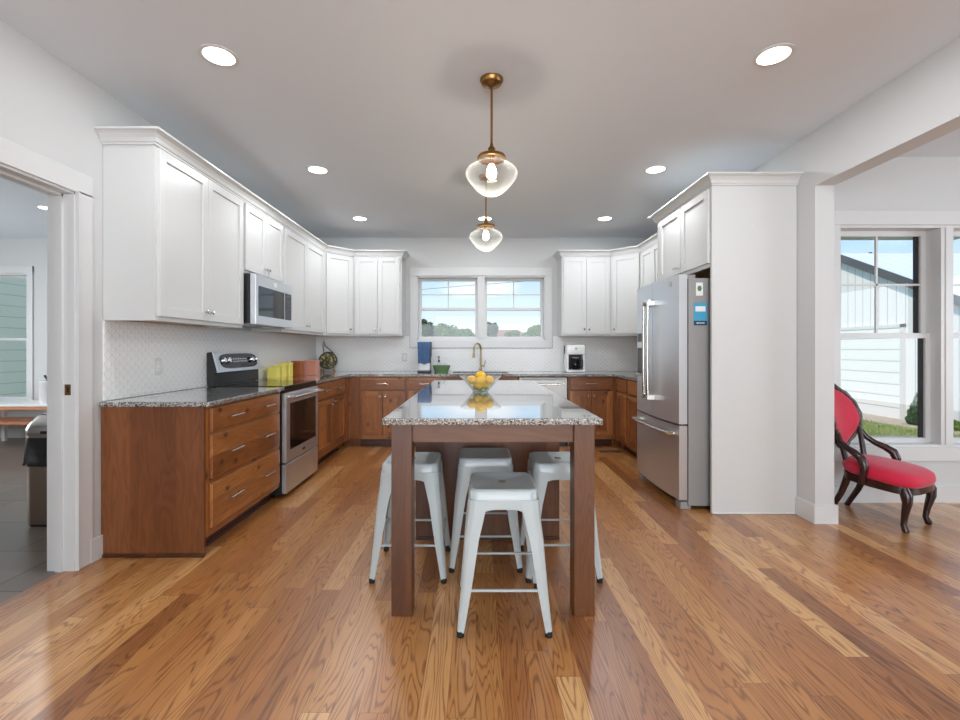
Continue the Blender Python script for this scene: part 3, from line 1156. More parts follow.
# refrigerator enclosure
FX = 1.755
wf = 4.40 - 3.40
c = upper_cab('white deep cabinet and tall end panel enclosing the refrigerator', (FX, 4.40, 0), -R90, wf, 0.625, 1.84, U1,
              [(0.09, 0.535, 0.49), (0.541, wf - 0.012, None)], 1.87, D1, name='refrigerator_cabinet', horiz_pull=True)
MB().box(wf, wf + 0.022, -0.004, 0.627, 0.0, U1, bev=0.001).build('end_panel', M['white'], c)
mb = MB()
mb.box(wf + 0.022, wf + 0.034, 0.0, 0.61, 0.0, 0.016, bev=0.004)
mb.build('shoe_moulding', M['trim'], c)
MB().box(0.0, 0.018, 0.0, 0.625, 0.0, 1.839).build('side_panel', M['white'], c)
MB().cyl((wf + 0.0215, 0.30, 2.14), (wf + 0.0235, 0.30, 2.14), 0.012, seg=16).build('screw_cap', M['trim'], c, True)

# ------------------------------------------------------------------ refrigerator (faces -x; local x runs from the far side to the near side)
fr = thing('refrigerator', 'stainless french-door refrigerator with bottom freezer drawer', 'refrigerator', (1.613, 4.364, 0), -R90)
FW = 0.905
MB().box(0.0, FW, 0.0, 0.70, 0.03, 1.765, bev=0.004).build('body', M['steel_side'], fr)


def bowed(x0, x1, z0, z1, bow, depth=0.068, n=8, tot=FW):
    """door front that bulges gently across the full width of the refrigerator"""
    mb = MB()
    f = lambda xx: -depth - bow * (1 - ((xx - tot / 2) / (tot / 2)) ** 2)
    outer = [(x0 + (x1 - x0) * i / n, f(x0 + (x1 - x0) * i / n)) for i in range(n + 1)]
    poly = outer + [(x1, -0.006), (x0, -0.006)]
    mb.prism(poly, z0, z1)
    return mb, f


mb, ff = bowed(0.002, FW / 2 - 0.003, 0.652, 1.793, 0.03)
dl = mb.build('door', M['steel_v'], fr, True, ang=30)
mb, ff = bowed(FW / 2 + 0.003, FW - 0.002, 0.652, 1.793, 0.03)
dr = mb.build('door', M['steel_v'], fr, True, ang=30)
mb, ff = bowed(0.002, FW - 0.002, 0.075, 0.640, 0.03)
fz = mb.build('freezer_drawer', M['steel'], fr, True, ang=30)
for d_, xx in ((dl, FW / 2 - 0.045), (dr, FW / 2 + 0.045)):
    mb = MB()
    y = ff(xx)
    mb.tube([(xx, y - 0.055, 0.80), (xx, y - 0.06, 1.0), (xx, y - 0.06, 1.43), (xx, y - 0.055, 1.63)], 0.0125, 12)
    for zz in (0.815, 1.615):
        mb.box(xx - 0.013, xx + 0.013, y - 0.068, y + 0.002, zz - 0.022, zz + 0.022, bev=0.003)
    mb.build('handle', M['nickel'], d_, True)
mb = MB()
pts = []
for i in range(13):
    xx = 0.06 + (FW - 0.12) * i / 12
    pts.append((xx, ff(xx) - 0.055, 0.575))
mb.tube(pts, 0.0125, 12)
for xx in (0.075, FW - 0.075):
    mb.box(xx - 0.02, xx + 0.02, ff(xx) - 0.064, ff(xx) + 0.004, 0.562, 0.588, bev=0.003)
mb.build('handle', M['nickel'], fz, True)
# water dispenser in the far door
mb = MB()
xd0, xd1 = 0.07, 0.27
yd = ff(0.17)
mb.box(xd0, xd1, yd - 0.004, yd + 0.02, 0.98, 1.37, bev=0.003)
dp = mb.build('dispenser', M['darkgrey'], dl, label='dark recessed water dispenser')
MB().box(xd0 + 0.012, xd1 - 0.012, yd - 0.007, yd - 0.003, 1.235, 1.29, bev=0.001).build('control_strip', M['paper'], dp)
MB().box(xd0 + 0.015, xd1 - 0.015, yd - 0.014, yd - 0.003, 0.985, 1.0, bev=0.001).build('drip_tray', M['nickel'], dp)
# emblem on the near door, hinge covers, feet, gaskets
mb = MB()
xe = FW - 0.12
rings = []
for rr, dd in ((0.020, 0.0), (0.020, 0.003), (0.016, 0.003), (0.016, 0.001)):
    rings.append([(xe + rr * math.cos(2 * PI * k / 24), ff(xe) - dd, 1.735 + rr * math.sin(2 * PI * k / 24)) for k in range(24)])
mb.rings(rings, cap0=False, cap1=False)
mb.build('emblem', M['steel_side'], dr, True)
MB().box(0.03, 0.15, -0.045, 0.07, 1.766, 1.795, bev=0.004).build('hinge_cover', M['steel_side'], fr)
MB().box(FW - 0.15, FW - 0.03, -0.045, 0.07, 1.766, 1.795, bev=0.004).build('hinge_cover', M['steel_side'], fr)
MB().box(0.0, FW, -0.006, 0.0, 0.08, 1.76).build('door_gasket', M['black'], fr)
for xx in (0.02, FW - 0.10):
    MB().box(xx, xx + 0.09, -0.055, 0.03, 0.0, 0.06, bev=0.006).build('foot_bracket', M['steel_side'], fr)
mb = MB()
for xx in (0.02, FW - 0.10):
    mb.box(xx + 0.02, xx + 0.06, 0.6, 0.64, 0.0, 0.04)
mb.build('rear_foot', M['black'], fr)
# magnet and sticker on the refrigerator side
YN = 3.459
o = MB().box(1.655, 1.755, YN - 0.0025, YN - 0.0002, 1.405, 1.575).build('magnet_card', M['sticker'])
tag(o, 'blue information card stuck on the refrigerator side', 'card')
MB().box(-0.038, 0.038, -0.0022, -0.0012, 0.105, 0.145).build('white_panel', M['paper'], o)
MB().box(-0.05, 0.05, -0.0022, -0.0012, 0.0, 0.034).build('dark_band', M['navy'], o)
mb = MB()
for i, (a, b) in enumerate(((-0.030, -0.012), (-0.008, 0.004), (0.008, 0.030))):
    mb.box(a, b, -0.0028, -0.0021, 0.014, 0.021)
mb.build('lettering', M['paper'], o)
o = MB().box(1.672, 1.724, YN - 0.0025, YN - 0.0002, 1.63, 1.73).build('photo_magnet', M['paper'])
tag(o, 'small white photo magnet above the blue card on the refrigerator side', 'magnet')
MB().ball((0, -0.002, 0.055), 0.016, 0.0012, 0.022).build('picture', M['green'], o, True)

# ------------------------------------------------------------------ range
rg = thing('range', 'stainless electric range with black glass cooktop', 'stove', (LF, 3.722, 0), R90)
RW = 0.752
MB().box(0.0, RW, -0.012, 0.60, 0.03, 0.905, bev=0.002).build('body', M['black'], rg)
MB().box(-0.001, RW + 0.001, -0.034, 0.52, 0.905, 0.920, bev=0.004, seg=2).build('cooktop', M['blackglass'], rg)
od = MB().box(0.004, RW - 0.004, -0.053, -0.012, 0.288, 0.862, bev=0.004).build('oven_door', M['steel'], rg)
MB().box(0.075, RW - 0.075, -0.0555, -0.050, 0.385, 0.775, bev=0.002).build('oven_glass', M['blackglass'], od)
mb = MB()
mb.cyl((0.035, -0.105, 0.825), (RW - 0.035, -0.105, 0.825), 0.0125, seg=14)
for xx in (0.06, RW - 0.06):
    mb.tube([(xx, -0.052, 0.828), (xx, -0.085, 0.832), (xx, -0.105, 0.825)], 0.011, 10)
mb.build('handle', M['chrome'], od, True)
MB().box(RW / 2 - 0.032, RW / 2 + 0.032, -0.0552, -0.052, 0.323, 0.343, bev=0.001).build('badge', M['black'], od)
MB().box(0.004, RW - 0.004, -0.050, -0.012, 0.036, 0.276, bev=0.004).build('storage_drawer', M['steel'], rg)
MB().box(0.0, RW, -0.034, -0.012, 0.866, 0.905).build('front_trim', M['blackglass'], rg)
mb = MB()
for xx in (0.05, RW - 0.05):
    mb.cyl((xx, 0.05, 0), (xx, 0.05, 0.032), 0.016)
    mb.cyl((xx, 0.55, 0), (xx, 0.55, 0.032), 0.016)
mb.build('levelling_foot', M['black'], rg)
# back guard
mb = MB()
side = [(0.535, 0.921), (0.597, 0.921), (0.597, 1.195), (0.560, 1.200), (0.515, 1.035), (0.535, 1.028)]
mb.rings([[(0.0, a, b) for a, b in side], [(RW, a, b) for a, b in side]])
bg = mb.build('back_guard', M['black'], rg)
# tilted stainless control panel
v0, v1 = Vector((0, 0.514, 1.032)), Vector((0, 0.557, 1.198))
up = (v1 - v0).normalized()
nn = Vector((0, -up.z, up.y))


def tilt(mb, x0, x1, a0, a1, t0, t1, mi=0):
    ps = []
    for tt in (t0, t1):
        for (xx, aa) in ((x0, a0), (x1, a0), (x1, a1), (x0, a1)):
            p = v0 + up * aa + nn * tt
            ps.append((xx, p.y, p.z))
    vs = [mb.bm.verts.new(p) for p in ps]
    for q in ((0, 3, 2, 1), (4, 5, 6, 7), (0, 1, 5, 4), (1, 2, 6, 5), (2, 3, 7, 6), (3, 0, 4, 7)):
        mb.bm.faces.new([vs[i] for i in q]).material_index = mi


mb = MB()
tilt(mb, 0.0, RW, -0.002, 0.172, 0.0005, 0.012)
cp = mb.build('control_panel', M['steel'], rg)
mb = MB()
# rounded dark inset
ring = []
for k in range(32):
    a = 2 * PI * k / 32
    sx, sz = math.copysign(abs(math.cos(a)) ** 0.4, math.cos(a)), math.copysign(abs(math.sin(a)) ** 0.6, math.sin(a))
    ring.append((RW / 2 + 0.315 * sx, 0.090 + 0.066 * sz))
mk = lambda tt: [(a, (v0 + up * b + nn * tt).y, (v0 + up * b + nn * tt).z) for a, b in ring]
mb.rings([mk(0.010), mk(0.0145)])
ci = mb.build('control_inset', M['blackglass'], cp)
for xx in (0.10, 0.175, RW - 0.175, RW - 0.10):
    p = v0 + up * 0.094
    q0, q1, q2 = p + nn * 0.0142, p + nn * 0.028, p + nn * 0.040
    mb = MB()
    mb.tube([(xx, q0.y, q0.z), (xx, q1.y, q1.z), (xx, q2.y, q2.z)], [0.027, 0.026, 0.021], 18)
    mb.build('knob', M['chrome'], cp, True)
mb = MB()
tilt(mb, RW / 2 - 0.13, RW / 2 + 0.13, 0.070, 0.122, 0.0142, 0.0152)
mb.build('display', M['darkgrey'], ci)
mb = MB()
for r_ in range(2):
    for k in range(8):
        xx = RW / 2 - 0.115 + k * 0.03
        tilt(mb, xx, xx + 0.016, 0.078 + r_ * 0.022, 0.088 + r_ * 0.022, 0.015, 0.0162)
mb.build('touch_key', M['steel'], ci)
mb = MB()
for (bx, by, br_) in ((0.2, 0.14, 0.11), (0.55, 0.14, 0.085), (0.2, 0.38, 0.085), (0.55, 0.38, 0.11)):
    mb.lathe([(br_, 0.9201), (br_ + 0.003, 0.9206), (br_ + 0.003, 0.9201)], (bx, by, 0), 40)
mb.build('burner_ring', M['darkgrey'], rg)

# ------------------------------------------------------------------ microwave
mw = thing('microwave', 'over-the-range stainless microwave with mirrored glass door', 'microwave', (UF, 3.722, 1.427), R90)
MWW = 0.752
MB().box(0.0, MWW, -0.055, 0.29, 0.012, 0.418, bev=0.002).build('body', M['black'], mw)
md = MB().box(0.002, MWW - 0.002, -0.104, -0.056, 0.0, 0.418, bev=0.005).build('door', M['steel'], mw)
MB().box(0.05, 0.555, -0.1065, -0.100, 0.075, 0.325, bev=0.002).build('door_glass', M['blackglass'], md)
pn = MB().box(0.575, MWW - 0.035, -0.1065, -0.100, 0.075, 0.325, bev=0.002).build('control_panel', M['blackglass'], md)
MB().box(0.60, 0.69, -0.1075, -0.106, 0.285, 0.312).build('display', M['darkgrey'], pn)
mb = MB()
for r_ in range(5):
    for k in range(3):
        mb.box(0.598 + k * 0.033, 0.622 + k * 0.033, -0.1072, -0.106, 0.095 + r_ * 0.036, 0.117 + r_ * 0.036)
mb.build('keypad', M['darkgrey'], pn)
MB().box(0.34, 0.40, -0.1055, -0.1035, 0.35, 0.39, bev=0.001).build('sticker', M['paper'], md)
MB().box(0.03, MWW - 0.03, -0.09, 0.27, 0.002, 0.013).build('underside_grille', M['steel_side'], mw)
mb = MB()
for xx in (0.14, 0.52):
    mb.box(xx, xx + 0.12, 0.02, 0.09, -0.003, 0.003)
mb.build('work_light', M['paper'], mw)

# ------------------------------------------------------------------ dishwasher
dw = thing('dishwasher', 'stainless dishwasher between the sink and coffee maker cabinets', 'dishwasher', (0.532, BF, 0), 0)
MB().box(0.0, 0.605, 0.0, 0.58, 0.1, 0.872).build('body', M['darkgrey'], dw)
dd_ = MB().box(0.004, 0.601, -0.028, -0.001, 0.11, 0.872, bev=0.004).build('door', M['steel_dw'], dw)
MB().box(0.03, 0.575, -0.0295, -0.0275, 0.835, 0.862).build('control_strip', M['steel_side'], dd_)
mb = MB()
mb.cyl((0.06, -0.062, 0.79), (0.545, -0.062, 0.79), 0.010, seg=12)
for xx in (0.09, 0.515):
    mb.cyl((xx, -0.027, 0.79), (xx, -0.062, 0.79), 0.009, seg=10)
mb.build('handle', M['chrome'], dd_, True)
MB().box(0.0, 0.605, 0.06, 0.075, 0.0, 0.1).build('toe_kick', M['black'], dw)

# ------------------------------------------------------------------ island
IX0, IX1, IY0, IY1 = -0.4195, 0.566, 2.024, 4.52
isl = thing('kitchen_island', 'stained wood island with open table end and square legs', 'kitchen island', ((IX0 + IX1) / 2, (IY0 + IY1) / 2, 0))
ix, iy = (IX0 + IX1) / 2, (IY0 + IY1) / 2
for xx in (-0.388, 0.4495):
    MB().box(xx - ix, xx + 0.094 - ix, 2.083 - iy, 2.177 - iy, 0.0, 0.884, bev=0.002).build('leg', M['isl_v'], isl)
MB().box(-0.294 - ix, 0.4495 - ix, 2.105 - iy, 2.128 - iy, 0.795, 0.884).build('apron', M['isl_x'], isl)
MB().box(-0.372 - ix, -0.349 - ix, 2.177 - iy, 2.93 - iy, 0.795, 0.884).build('apron', cab_wood('island_side_rail', 'y', S(118, 72, 34), S(101, 58, 27), S(82, 45, 20), knots=False), isl)
MB().box(0.5 - ix, 0.523 - ix, 2.177 - iy, 2.93 - iy, 0.795, 0.884).build('apron', bpy.data.materials['island_side_rail'], isl)
bx0, bx1 = -0.388, 0.537
MB().box(bx0 - ix, bx1 - ix, 2.93 - iy, 4.44 - iy, 0.0, 0.884, bev=0.002).build('cabinet_body', M['isl_v'], isl)
mb = MB()
mb.box(bx0 - ix, bx1 - ix, 2.918 - iy, 2.93 - iy, 0.0, 0.02, bev=0.003)
mb.build('shoe_moulding', M['wood_dark'], isl)
# drawers and doors on the working side (faces the sink)
for k in range(3):
    a = bx0 + 0.02 + k * 0.302
    o = MB().box(a - ix, a + 0.28 - ix, 4.44 - iy, 4.458 - iy, 0.13, 0.70, bev=0.002).build('door', M['isl_v'], isl)
    o = MB().box(a - ix, a + 0.28 - ix, 4.44 - iy, 4.458 - iy, 0.72, 0.865, bev=0.002).build('drawer', M['isl_x'], isl)
mb = MB()
mb.box(IX0, IX1, IY0, IY1, 0.885, ZT, bev=0.007, seg=3)
tag(mb.build('countertop', M['granite']), 'polished granite slab on the island, holding the lemon bowl', 'countertop')


# ------------------------------------------------------------------ stools
def rsq(hw, hd, r, n=6):
    """rounded rectangle, 4*(n+1) points, counter-clockwise from +x,-y side"""
    pts = []
    for cx, cy, a0 in ((hw - r, hd - r, 0), (-hw + r, hd - r, 90), (-hw + r, -hd + r, 180), (hw - r, -hd + r, 270)):
        for k in range(n + 1):
            a = math.radians(a0 + 90 * k / n)
            pts.append((cx + r * math.cos(a), cy + r * math.sin(a)))
    return pts


def make_stool(label):
    root = thing('bar_stool', label, 'stool', (0, 0, 0), 0, None)
    H = 0.612
    mb = MB()
    n = 6
    hole = [(0.021 * math.copysign(abs(math.cos(a)) ** 0.7, math.cos(a)), 0.021 * math.sin(a)) for a in
            [math.atan2(q[1], q[0]) for q in rsq(0.15, 0.15, 0.035, n)]]
    R = lambda p, z: [(a, b, z) for a, b in p]
    mb.rings([R(hole, H - 0.0055), R(hole, H - 0.0045), R(rsq(0.125, 0.125, 0.03, n), H - 0.004), R(rsq(0.134, 0.134, 0.032, n), H), R(rsq(0.144, 0.144, 0.036, n), H - 0.002),
              R(rsq(0.150, 0.150, 0.040, n), H - 0.010), R(rsq(0.153, 0.153, 0.042, n), H - 0.055), R(rsq(0.150, 0.150, 0.040, n), H - 0.055),
              R(rsq(0.146, 0.146, 0.038, n), H - 0.012), R(rsq(0.13, 0.13, 0.03, n), H - 0.008)], cap0=False, cap1=False)
    mb.build('seat', M['stool'], root, True, ang=50)
    # skirt flaring into arches below the seat
    mb = MB()
    for s in range(4):
        rot = Matrix.Rotation(s * PI / 2, 3, 'Z')
        top, bot = [], []
        for i in range(13):
            u = -1 + 2 * i / 12
            x_ = u * 0.122
            top.append(rot @ Vector((x_, -0.1535, H - 0.054)))
            arch = 0.085 - 0.055 * (1 - abs(u) ** 4)
            bot.append(rot @ Vector((x_ * 1.02, -0.1555, H - 0.054 - arch)))
        inn = [p - (rot @ Vector((0, -0.003, 0))) for p in bot]
        int_ = [p - (rot @ Vector((0, -0.003, 0))) for p in top]
        mb.rings([top, bot, inn, int_], cap0=False, cap1=False, closed=False)
    mb.build('skirt', M['stool'], root, True, ang=50)
    # legs: folded sheet channels, wide at the top, splayed
    for sx in (-1, 1):
        for sy in (-1, 1):
            mb = MB()
            rings = []
            for (z, cx, wd) in ((H - 0.045, 0.156, 0.080), (H - 0.10, 0.159, 0.076), (0.40, 0.172, 0.062), (0.20, 0.187, 0.046), (0.022, 0.203, 0.030)):
                r = wd * 0.45
                tk = 0.004
                out = [(-wd, 0.0)]
                for k in range(6):
                    a = math.radians(90 - 90 * k / 5)
                    out.append((-r + r * math.cos(a), -r + r * math.sin(a)))
                out.append((0.0, -wd))
                inn = [(0 - tk, -wd)]
                for k in range(6):
                    a = math.radians(90 * k / 5)
                    inn.append((-r + (r - tk) * math.cos(a), -r + (r - tk) * math.sin(a)))
                inn.append((-wd, -tk))
                rings.append([(sx * (cx + p[0]), sy * (cx + p[1]), z) for p in out + inn])
            mb.rings(rings)
            lg = mb.build('leg', M['stool'], root, True, ang=40)
            c_ = 0.203 - 0.015
            MB().cyl((sx * c_, sy * c_, 0.0), (sx * c_, sy * c_, 0.026), 0.0155, 0.0165, 14).build('rubber_foot', M['rubber'], lg, True)
    for s in range(4):
        rot = Matrix.Rotation(s * PI / 2, 3, 'Z')
        z = 0.19 if s % 2 == 0 else 0.205
        mb = MB()
        a, b = rot @ Vector((-0.165, -0.178, z)), rot @ Vector((0.165, -0.178, z))
        mb.tube([a, b], 0.0085, 8, sy=0.7)
        mb.build('foot_rail', M['stool'], root, True)
    # brace crossing under the seat
    mb = MB()
    mb.tube([(-0.15, -0.15, 0.50), (0, 0, 0.515), (0.15, 0.15, 0.50)], 0.006, 8)
    mb.tube([(-0.15, 0.15, 0.50), (0, 0, 0.503), (0.15, -0.15, 0.50)], 0.006, 8)
    mb.build('brace', M['stool'], root, True)
    return root


st = make_stool('white metal stool closest to the camera, tucked between the island legs')
st.location = (0.122, 2.128, 0)
SG = 'white metal stools at the island'
st['group'] = SG
dup(st, (0.054, 2.692, 0), 0, 'white metal stool pushed in against the island panel, behind the first stool', SG)
dup(st, (-0.357, 2.575, 0), 0, 'white metal stool under the island edge on the range side', SG)
dup(st, (0.463, 2.580, 0), 0, 'white metal stool under the island edge on the refrigerator side', SG)

# ------------------------------------------------------------------ bowl of lemons on the island
bc = (0.034, 3.31)
bw = thing('fruit_bowl', 'clear glass bowl with flared wavy rim full of lemons on the island', 'bowl', (bc[0], bc[1], ZT))
mb = MB()
wav = lambda a, k: (0.03 if k in (4, 5, 6) else 0.0) * math.cos(6 * a)
mb.lathe([(0.0005, 0.0), (0.050, 0.0), (0.062, 0.012), (0.098, 0.055), (0.130, 0.095), (0.147, 0.112), (0.144, 0.114), (0.126, 0.097), (0.094, 0.058), (0.058, 0.016), (0.048, 0.010), (0.0005, 0.010)], (0, 0, 0), 48, wav=wav)
mb.build('glass_shell', M['bowlglass'], bw, True, ang=60)


def make_fruit(name, label, cat, mat, r, group):
    mb = MB()
    rings = []
    n = 10
    for j in range(n + 1):
        th = PI * j / n
        rr = max(r * math.sin(th) ** 0.85 if 0 < j < n else 0.003, 0.003)
        zz = -r * 1.22 * math.cos(th)
        if j in (0, n):
            zz *= 1.10
        rings.append([(rr * math.cos(2 * PI * k / 16), zz, rr * math.sin(2 * PI * k / 16)) for k in range(16)])
    mb.rings(rings)
    o = mb.build(name, mat, None, True, keep=True)
    return tag(o, label, cat, group)


fruit = []
lem = make_fruit('lemon', 'yellow lemon on top of the heap in the glass bowl', 'lemon', M['lemon'], 0.030, 'lemons in the glass bowl')
lem.location = (bc[0] + 0.0, bc[1] - 0.01, ZT + 0.118)
lem.rotation_euler = (0.1, 0.2, 1.2)
rng = random.Random(3)
k = 0
for (rad, cnt, zz, a0) in ((0.074, 6, 0.086, 0.5), (0.036, 3, 0.052, 0.2)):
    for i in range(cnt):
        a = a0 + 2 * PI * i / cnt
        c = lem.copy()
        C.objects.link(c)
        c.location = (bc[0] + rad * math.cos(a), bc[1] + rad * math.sin(a), ZT + zz + rng.uniform(-0.004, 0.004))
        c.rotation_euler = (rng.uniform(-0.5, 0.5), rng.uniform(-0.5, 0.5), rng.uniform(0, 6))
        c['label'] = 'yellow lemon lying in the ring under the top lemon of the glass bowl' if zz > 0.08 else 'yellow lemon deep inside the glass bowl'
lim = make_fruit('lime', 'small green lime at the bottom of the glass bowl', 'lime', M['lime'], 0.017, 'limes at the bottom of the bowl')
lim.location = (bc[0] + 0.038, bc[1] - 0.012, ZT + 0.029)
for a in (3.5, 4.6, 1.8):
    c = lim.copy()
    C.objects.link(c)
    c.location = (bc[0] + 0.036 * math.cos(a), bc[1] + 0.036 * math.sin(a), ZT + 0.029)
    c.rotation_euler = (0, 0, a)

# ------------------------------------------------------------------ faucet
fa = thing('faucet', 'champagne bronze gooseneck faucet at the sink', 'faucet', (0.065, 6.20, ZT))
mb = MB()
mb.lathe([(0.026, 0), (0.026, 0.008), (0.020, 0.014), (0.018, 0.05)], (0, 0, 0), 20, cap0=True, cap1=True)
mb.build('base', M['bronze'], fa, True)
mb = MB()
pts = [(0, 0, 0.04), (0, 0, 0.30)]
dx, dy = -0.62, -0.78
for k in range(1, 13):
    a = PI * k / 12 * 1.02
    q = 0.075 * (1 - math.cos(a))
    pts.append((dx * q, dy * q, 0.30 + 0.085 * math.sin(a)))
pts.append((dx * 0.152, dy * 0.152, 0.25))
mb.tube(pts, 0.0125, 14)
mb.tube([(dx * 0.152, dy * 0.152, 0.255), (dx * 0.155, dy * 0.155, 0.19)], [0.015, 0.017], 14)
mb.build('spout', M['bronze'], fa, True)
mb = MB()
mb.cyl((0.012, 0, 0.085), (0.055, 0, 0.085), 0.015, seg=14)
mb.tube([(0.045, 0, 0.085), (0.055, -0.005, 0.11), (0.065, -0.012, 0.155)], [0.007, 0.006, 0.005], 10)
mb.build('lever', M['bronze'], fa, True)

# ------------------------------------------------------------------ things on the back counter
bz = ZT + 0.0005
cm = thing('coffee_maker', 'white drip coffee maker with black brewing bay', 'coffee maker', (1.315, 6.08, bz))
mb = MB()
mb.box(-0.12, 0.12, -0.10, 0.12, 0.0, 0.035, bev=0.012, seg=3)
mb.box(-0.12, 0.12, 0.02, 0.12, 0.03, 0.36, bev=0.012, seg=3)
mb.box(-0.12, 0.12, -0.10, 0.12, 0.235, 0.362, bev=0.014, seg=3)
mb.box(-0.12, -0.095, -0.09, 0.03, 0.03, 0.24, bev=0.004)
mb.box(0.095, 0.12, -0.09, 0.03, 0.03, 0.24, bev=0.004)
mb.build('housing', M['applwhite'], cm, True)
MB().box(-0.094, 0.094, 0.005, 0.019, 0.036, 0.234).build('brewing_bay', M['black'], cm, label='black brewing bay')
mb = MB()
mb.lathe([(0.052, 0.0), (0.066, 0.02), (0.066, 0.09), (0.048, 0.135), (0.050, 0.15)], (0, -0.065, 0.038), 24, cap0=True, cap1=True)
cf = mb.build('carafe', thin_glass('carafe_glass', (0.25, 0.22, 0.2), 0.9, 0.2), cm, True)
mb = MB()
mb.tube([(0.055, -0.09, 0.17), (0.085, -0.11, 0.16), (0.085, -0.11, 0.08), (0.06, -0.09, 0.07)], 0.008, 8)
mb.build('carafe_handle', M['black'], cf, True)
MB().cyl((0, -0.065, 0.189), (0, -0.065, 0.2), 0.05, 0.045, 20).build('carafe_lid', M['nickel'], cf, True)
MB().cyl((0, -0.100, 0.315), (0, -0.103, 0.315), 0.014, seg=16).build('power_button', M['steel_side'], cm, True)

# tall slim appliance with a towel over it
ap = thing('coffee_brewer', 'slim grey countertop brewer standing under the blue towel', 'coffee brewer', (-0.69, 6.10, bz))
MB().box(-0.085, 0.085, -0.09, 0.10, 0.0, 0.022, bev=0.006).build('base', M['darkgrey'], ap)
MB().box(-0.08, 0.08, 0.03, 0.10, 0.02, 0.385, bev=0.008).build('column', M['darkgrey'], ap)
MB().box(-0.08, 0.08, -0.085, 0.10, 0.30, 0.39, bev=0.012, seg=2).build('brew_head', M['darkgrey'], ap)
MB().box(-0.070, 0.075, -0.062, 0.03, 0.022, 0.13, bev=0.008).build('front_tank', M['applwhite'], ap, label='pale front tank')
# towel: draped sheet with folds
mb = MB()
nx, prof = 16, [(0.105, 0.20), (0.108, 0.30), (0.108, 0.385), (0.095, 0.398), (0.0, 0.399), (-0.080, 0.398), (-0.094, 0.385), (-0.100, 0.32), (-0.106, 0.24), (-0.112, 0.17), (-0.114, 0.115)]
f_, b_ = [], []
for j, (yy, zz) in enumerate(prof):
    row, row2 = [], []
    for i in range(nx + 1):
        u = i / nx
        sag = 0.0 if j < 6 else (j - 5) / 5
        xx = (-0.086 + 0.172 * u) * (1 - 0.14 * sag) + 0.004 * sag
        fold = 0.007 * sag * math.sin(u * 17 + j * 0.3)
        s = -1 if yy < 0 else 1
        z2 = zz + (0.008 * math.sin(u * 9) * sag if j == len(prof) - 1 else 0)
        row.append((xx, yy + fold, z2))
        row2.append((xx, yy + fold + (0.005 * s if 0 < j else 0.005), z2 + (0.005 if 3 <= j <= 6 else 0)))
    f_.append(row)
    b_.append(row2)
loops = [f_[j] + list(reversed(b_[j])) for j in range(len(prof))]
mb.rings([[(p[0] - 0.69, p[1] + 6.10, p[2] + bz) for p in r] for r in loops])
tag(mb.build('dish_towel', M['towel'], None, True, ang=60), 'blue dish towel draped over the slim brewer by the window', 'towel')
# green tray with two bottles
gt = thing('sponge_tray', 'ribbed green ceramic tray left of the sink', 'tray', (-0.462, 6.10, bz))
mb = MB()
ribs = lambda a, k: 0.02 * math.cos(22 * a) if 0 < k < 4 else 0
mb.lathe([(0.001, 0.0), (0.085, 0.0), (0.098, 0.03), (0.112, 0.07), (0.120, 0.092), (0.114, 0.092), (0.092, 0.03), (0.08, 0.012), (0.001, 0.012)], (0, 0, 0), 88, wav=ribs)
g_ = mb.build('dish', M['green'], gt, True, ang=60)
g_.scale = (1.0, 0.6, 1.0)
b1 = thing('soap_bottle', 'clear soap bottle with black pump standing in the green tray', 'bottle', (-0.497, 6.10, bz + 0.013))
mb = MB()
mb.lathe([(0.028, 0), (0.029, 0.01), (0.029, 0.09), (0.014, 0.115), (0.012, 0.125)], (0, 0, 0), 20, cap0=True, cap1=True)
mb.build('body', M['bowlglass'], b1, True)
mb = MB()
mb.lathe([(0.014, 0.122), (0.014, 0.145), (0.006, 0.15), (0.005, 0.185), (0.012, 0.188), (0.012, 0.198)], (0, 0, 0), 16, cap0=True, cap1=True)
mb.tube([(0, 0, 0.192), (-0.01, -0.03, 0.190), (-0.012, -0.036, 0.18)], 0.005, 8)
mb.build('pump', M['black'], b1, True)
b2 = thing('dish_soap_bottle', 'small bottle with white pump standing in the green tray', 'bottle', (-0.412, 6.10, bz + 0.013))
mb = MB()
mb.lathe([(0.026, 0), (0.027, 0.01), (0.027, 0.085), (0.012, 0.105), (0.011, 0.115)], (0, 0, 0), 20, cap0=True, cap1=True)
mb.build('body', M['bowlglass'], b2, True)
mb = MB()
mb.lathe([(0.013, 0.112), (0.013, 0.135), (0.006, 0.14), (0.005, 0.17), (0.012, 0.172), (0.012, 0.184)], (0, 0, 0), 16, cap0=True, cap1=True)
mb.tube([(0, 0, 0.178), (0.01, -0.03, 0.176), (0.012, -0.034, 0.168)], 0.005, 8)
mb.build('pump', M['applwhite'], b2, True)


def outlet(label, loc, rz, rocker=True):
    o = thing('wall_outlet', label, 'outlet', loc, rz)
    MB().box(-0.036, 0.036, -0.006, 0.0, -0.058, 0.058, bev=0.002).build('cover_plate', M['trim'], o)
    MB().box(-0.017, 0.017, -0.008, -0.005, -0.034, 0.034, bev=0.001).build('receptacle', M['applwhite'], o)
    mb = MB()
    for zz in (-0.018, 0.018):
        for xx in (-0.006, 0.006):
            mb.box(xx - 0.001, xx + 0.001, -0.0083, -0.0078, zz - 0.004, zz + 0.004)
    mb.build('slot', M['darkgrey'], o)
    return o


outlet('white outlet on the tile between the doorway and the range', (XL + 0.0101, 3.15, 1.105), R90)
outlet('white outlet on the back tile left of the blue towel', (-0.985, YB - 0.0101, 1.11), 0)

# canisters along the left wall past the range


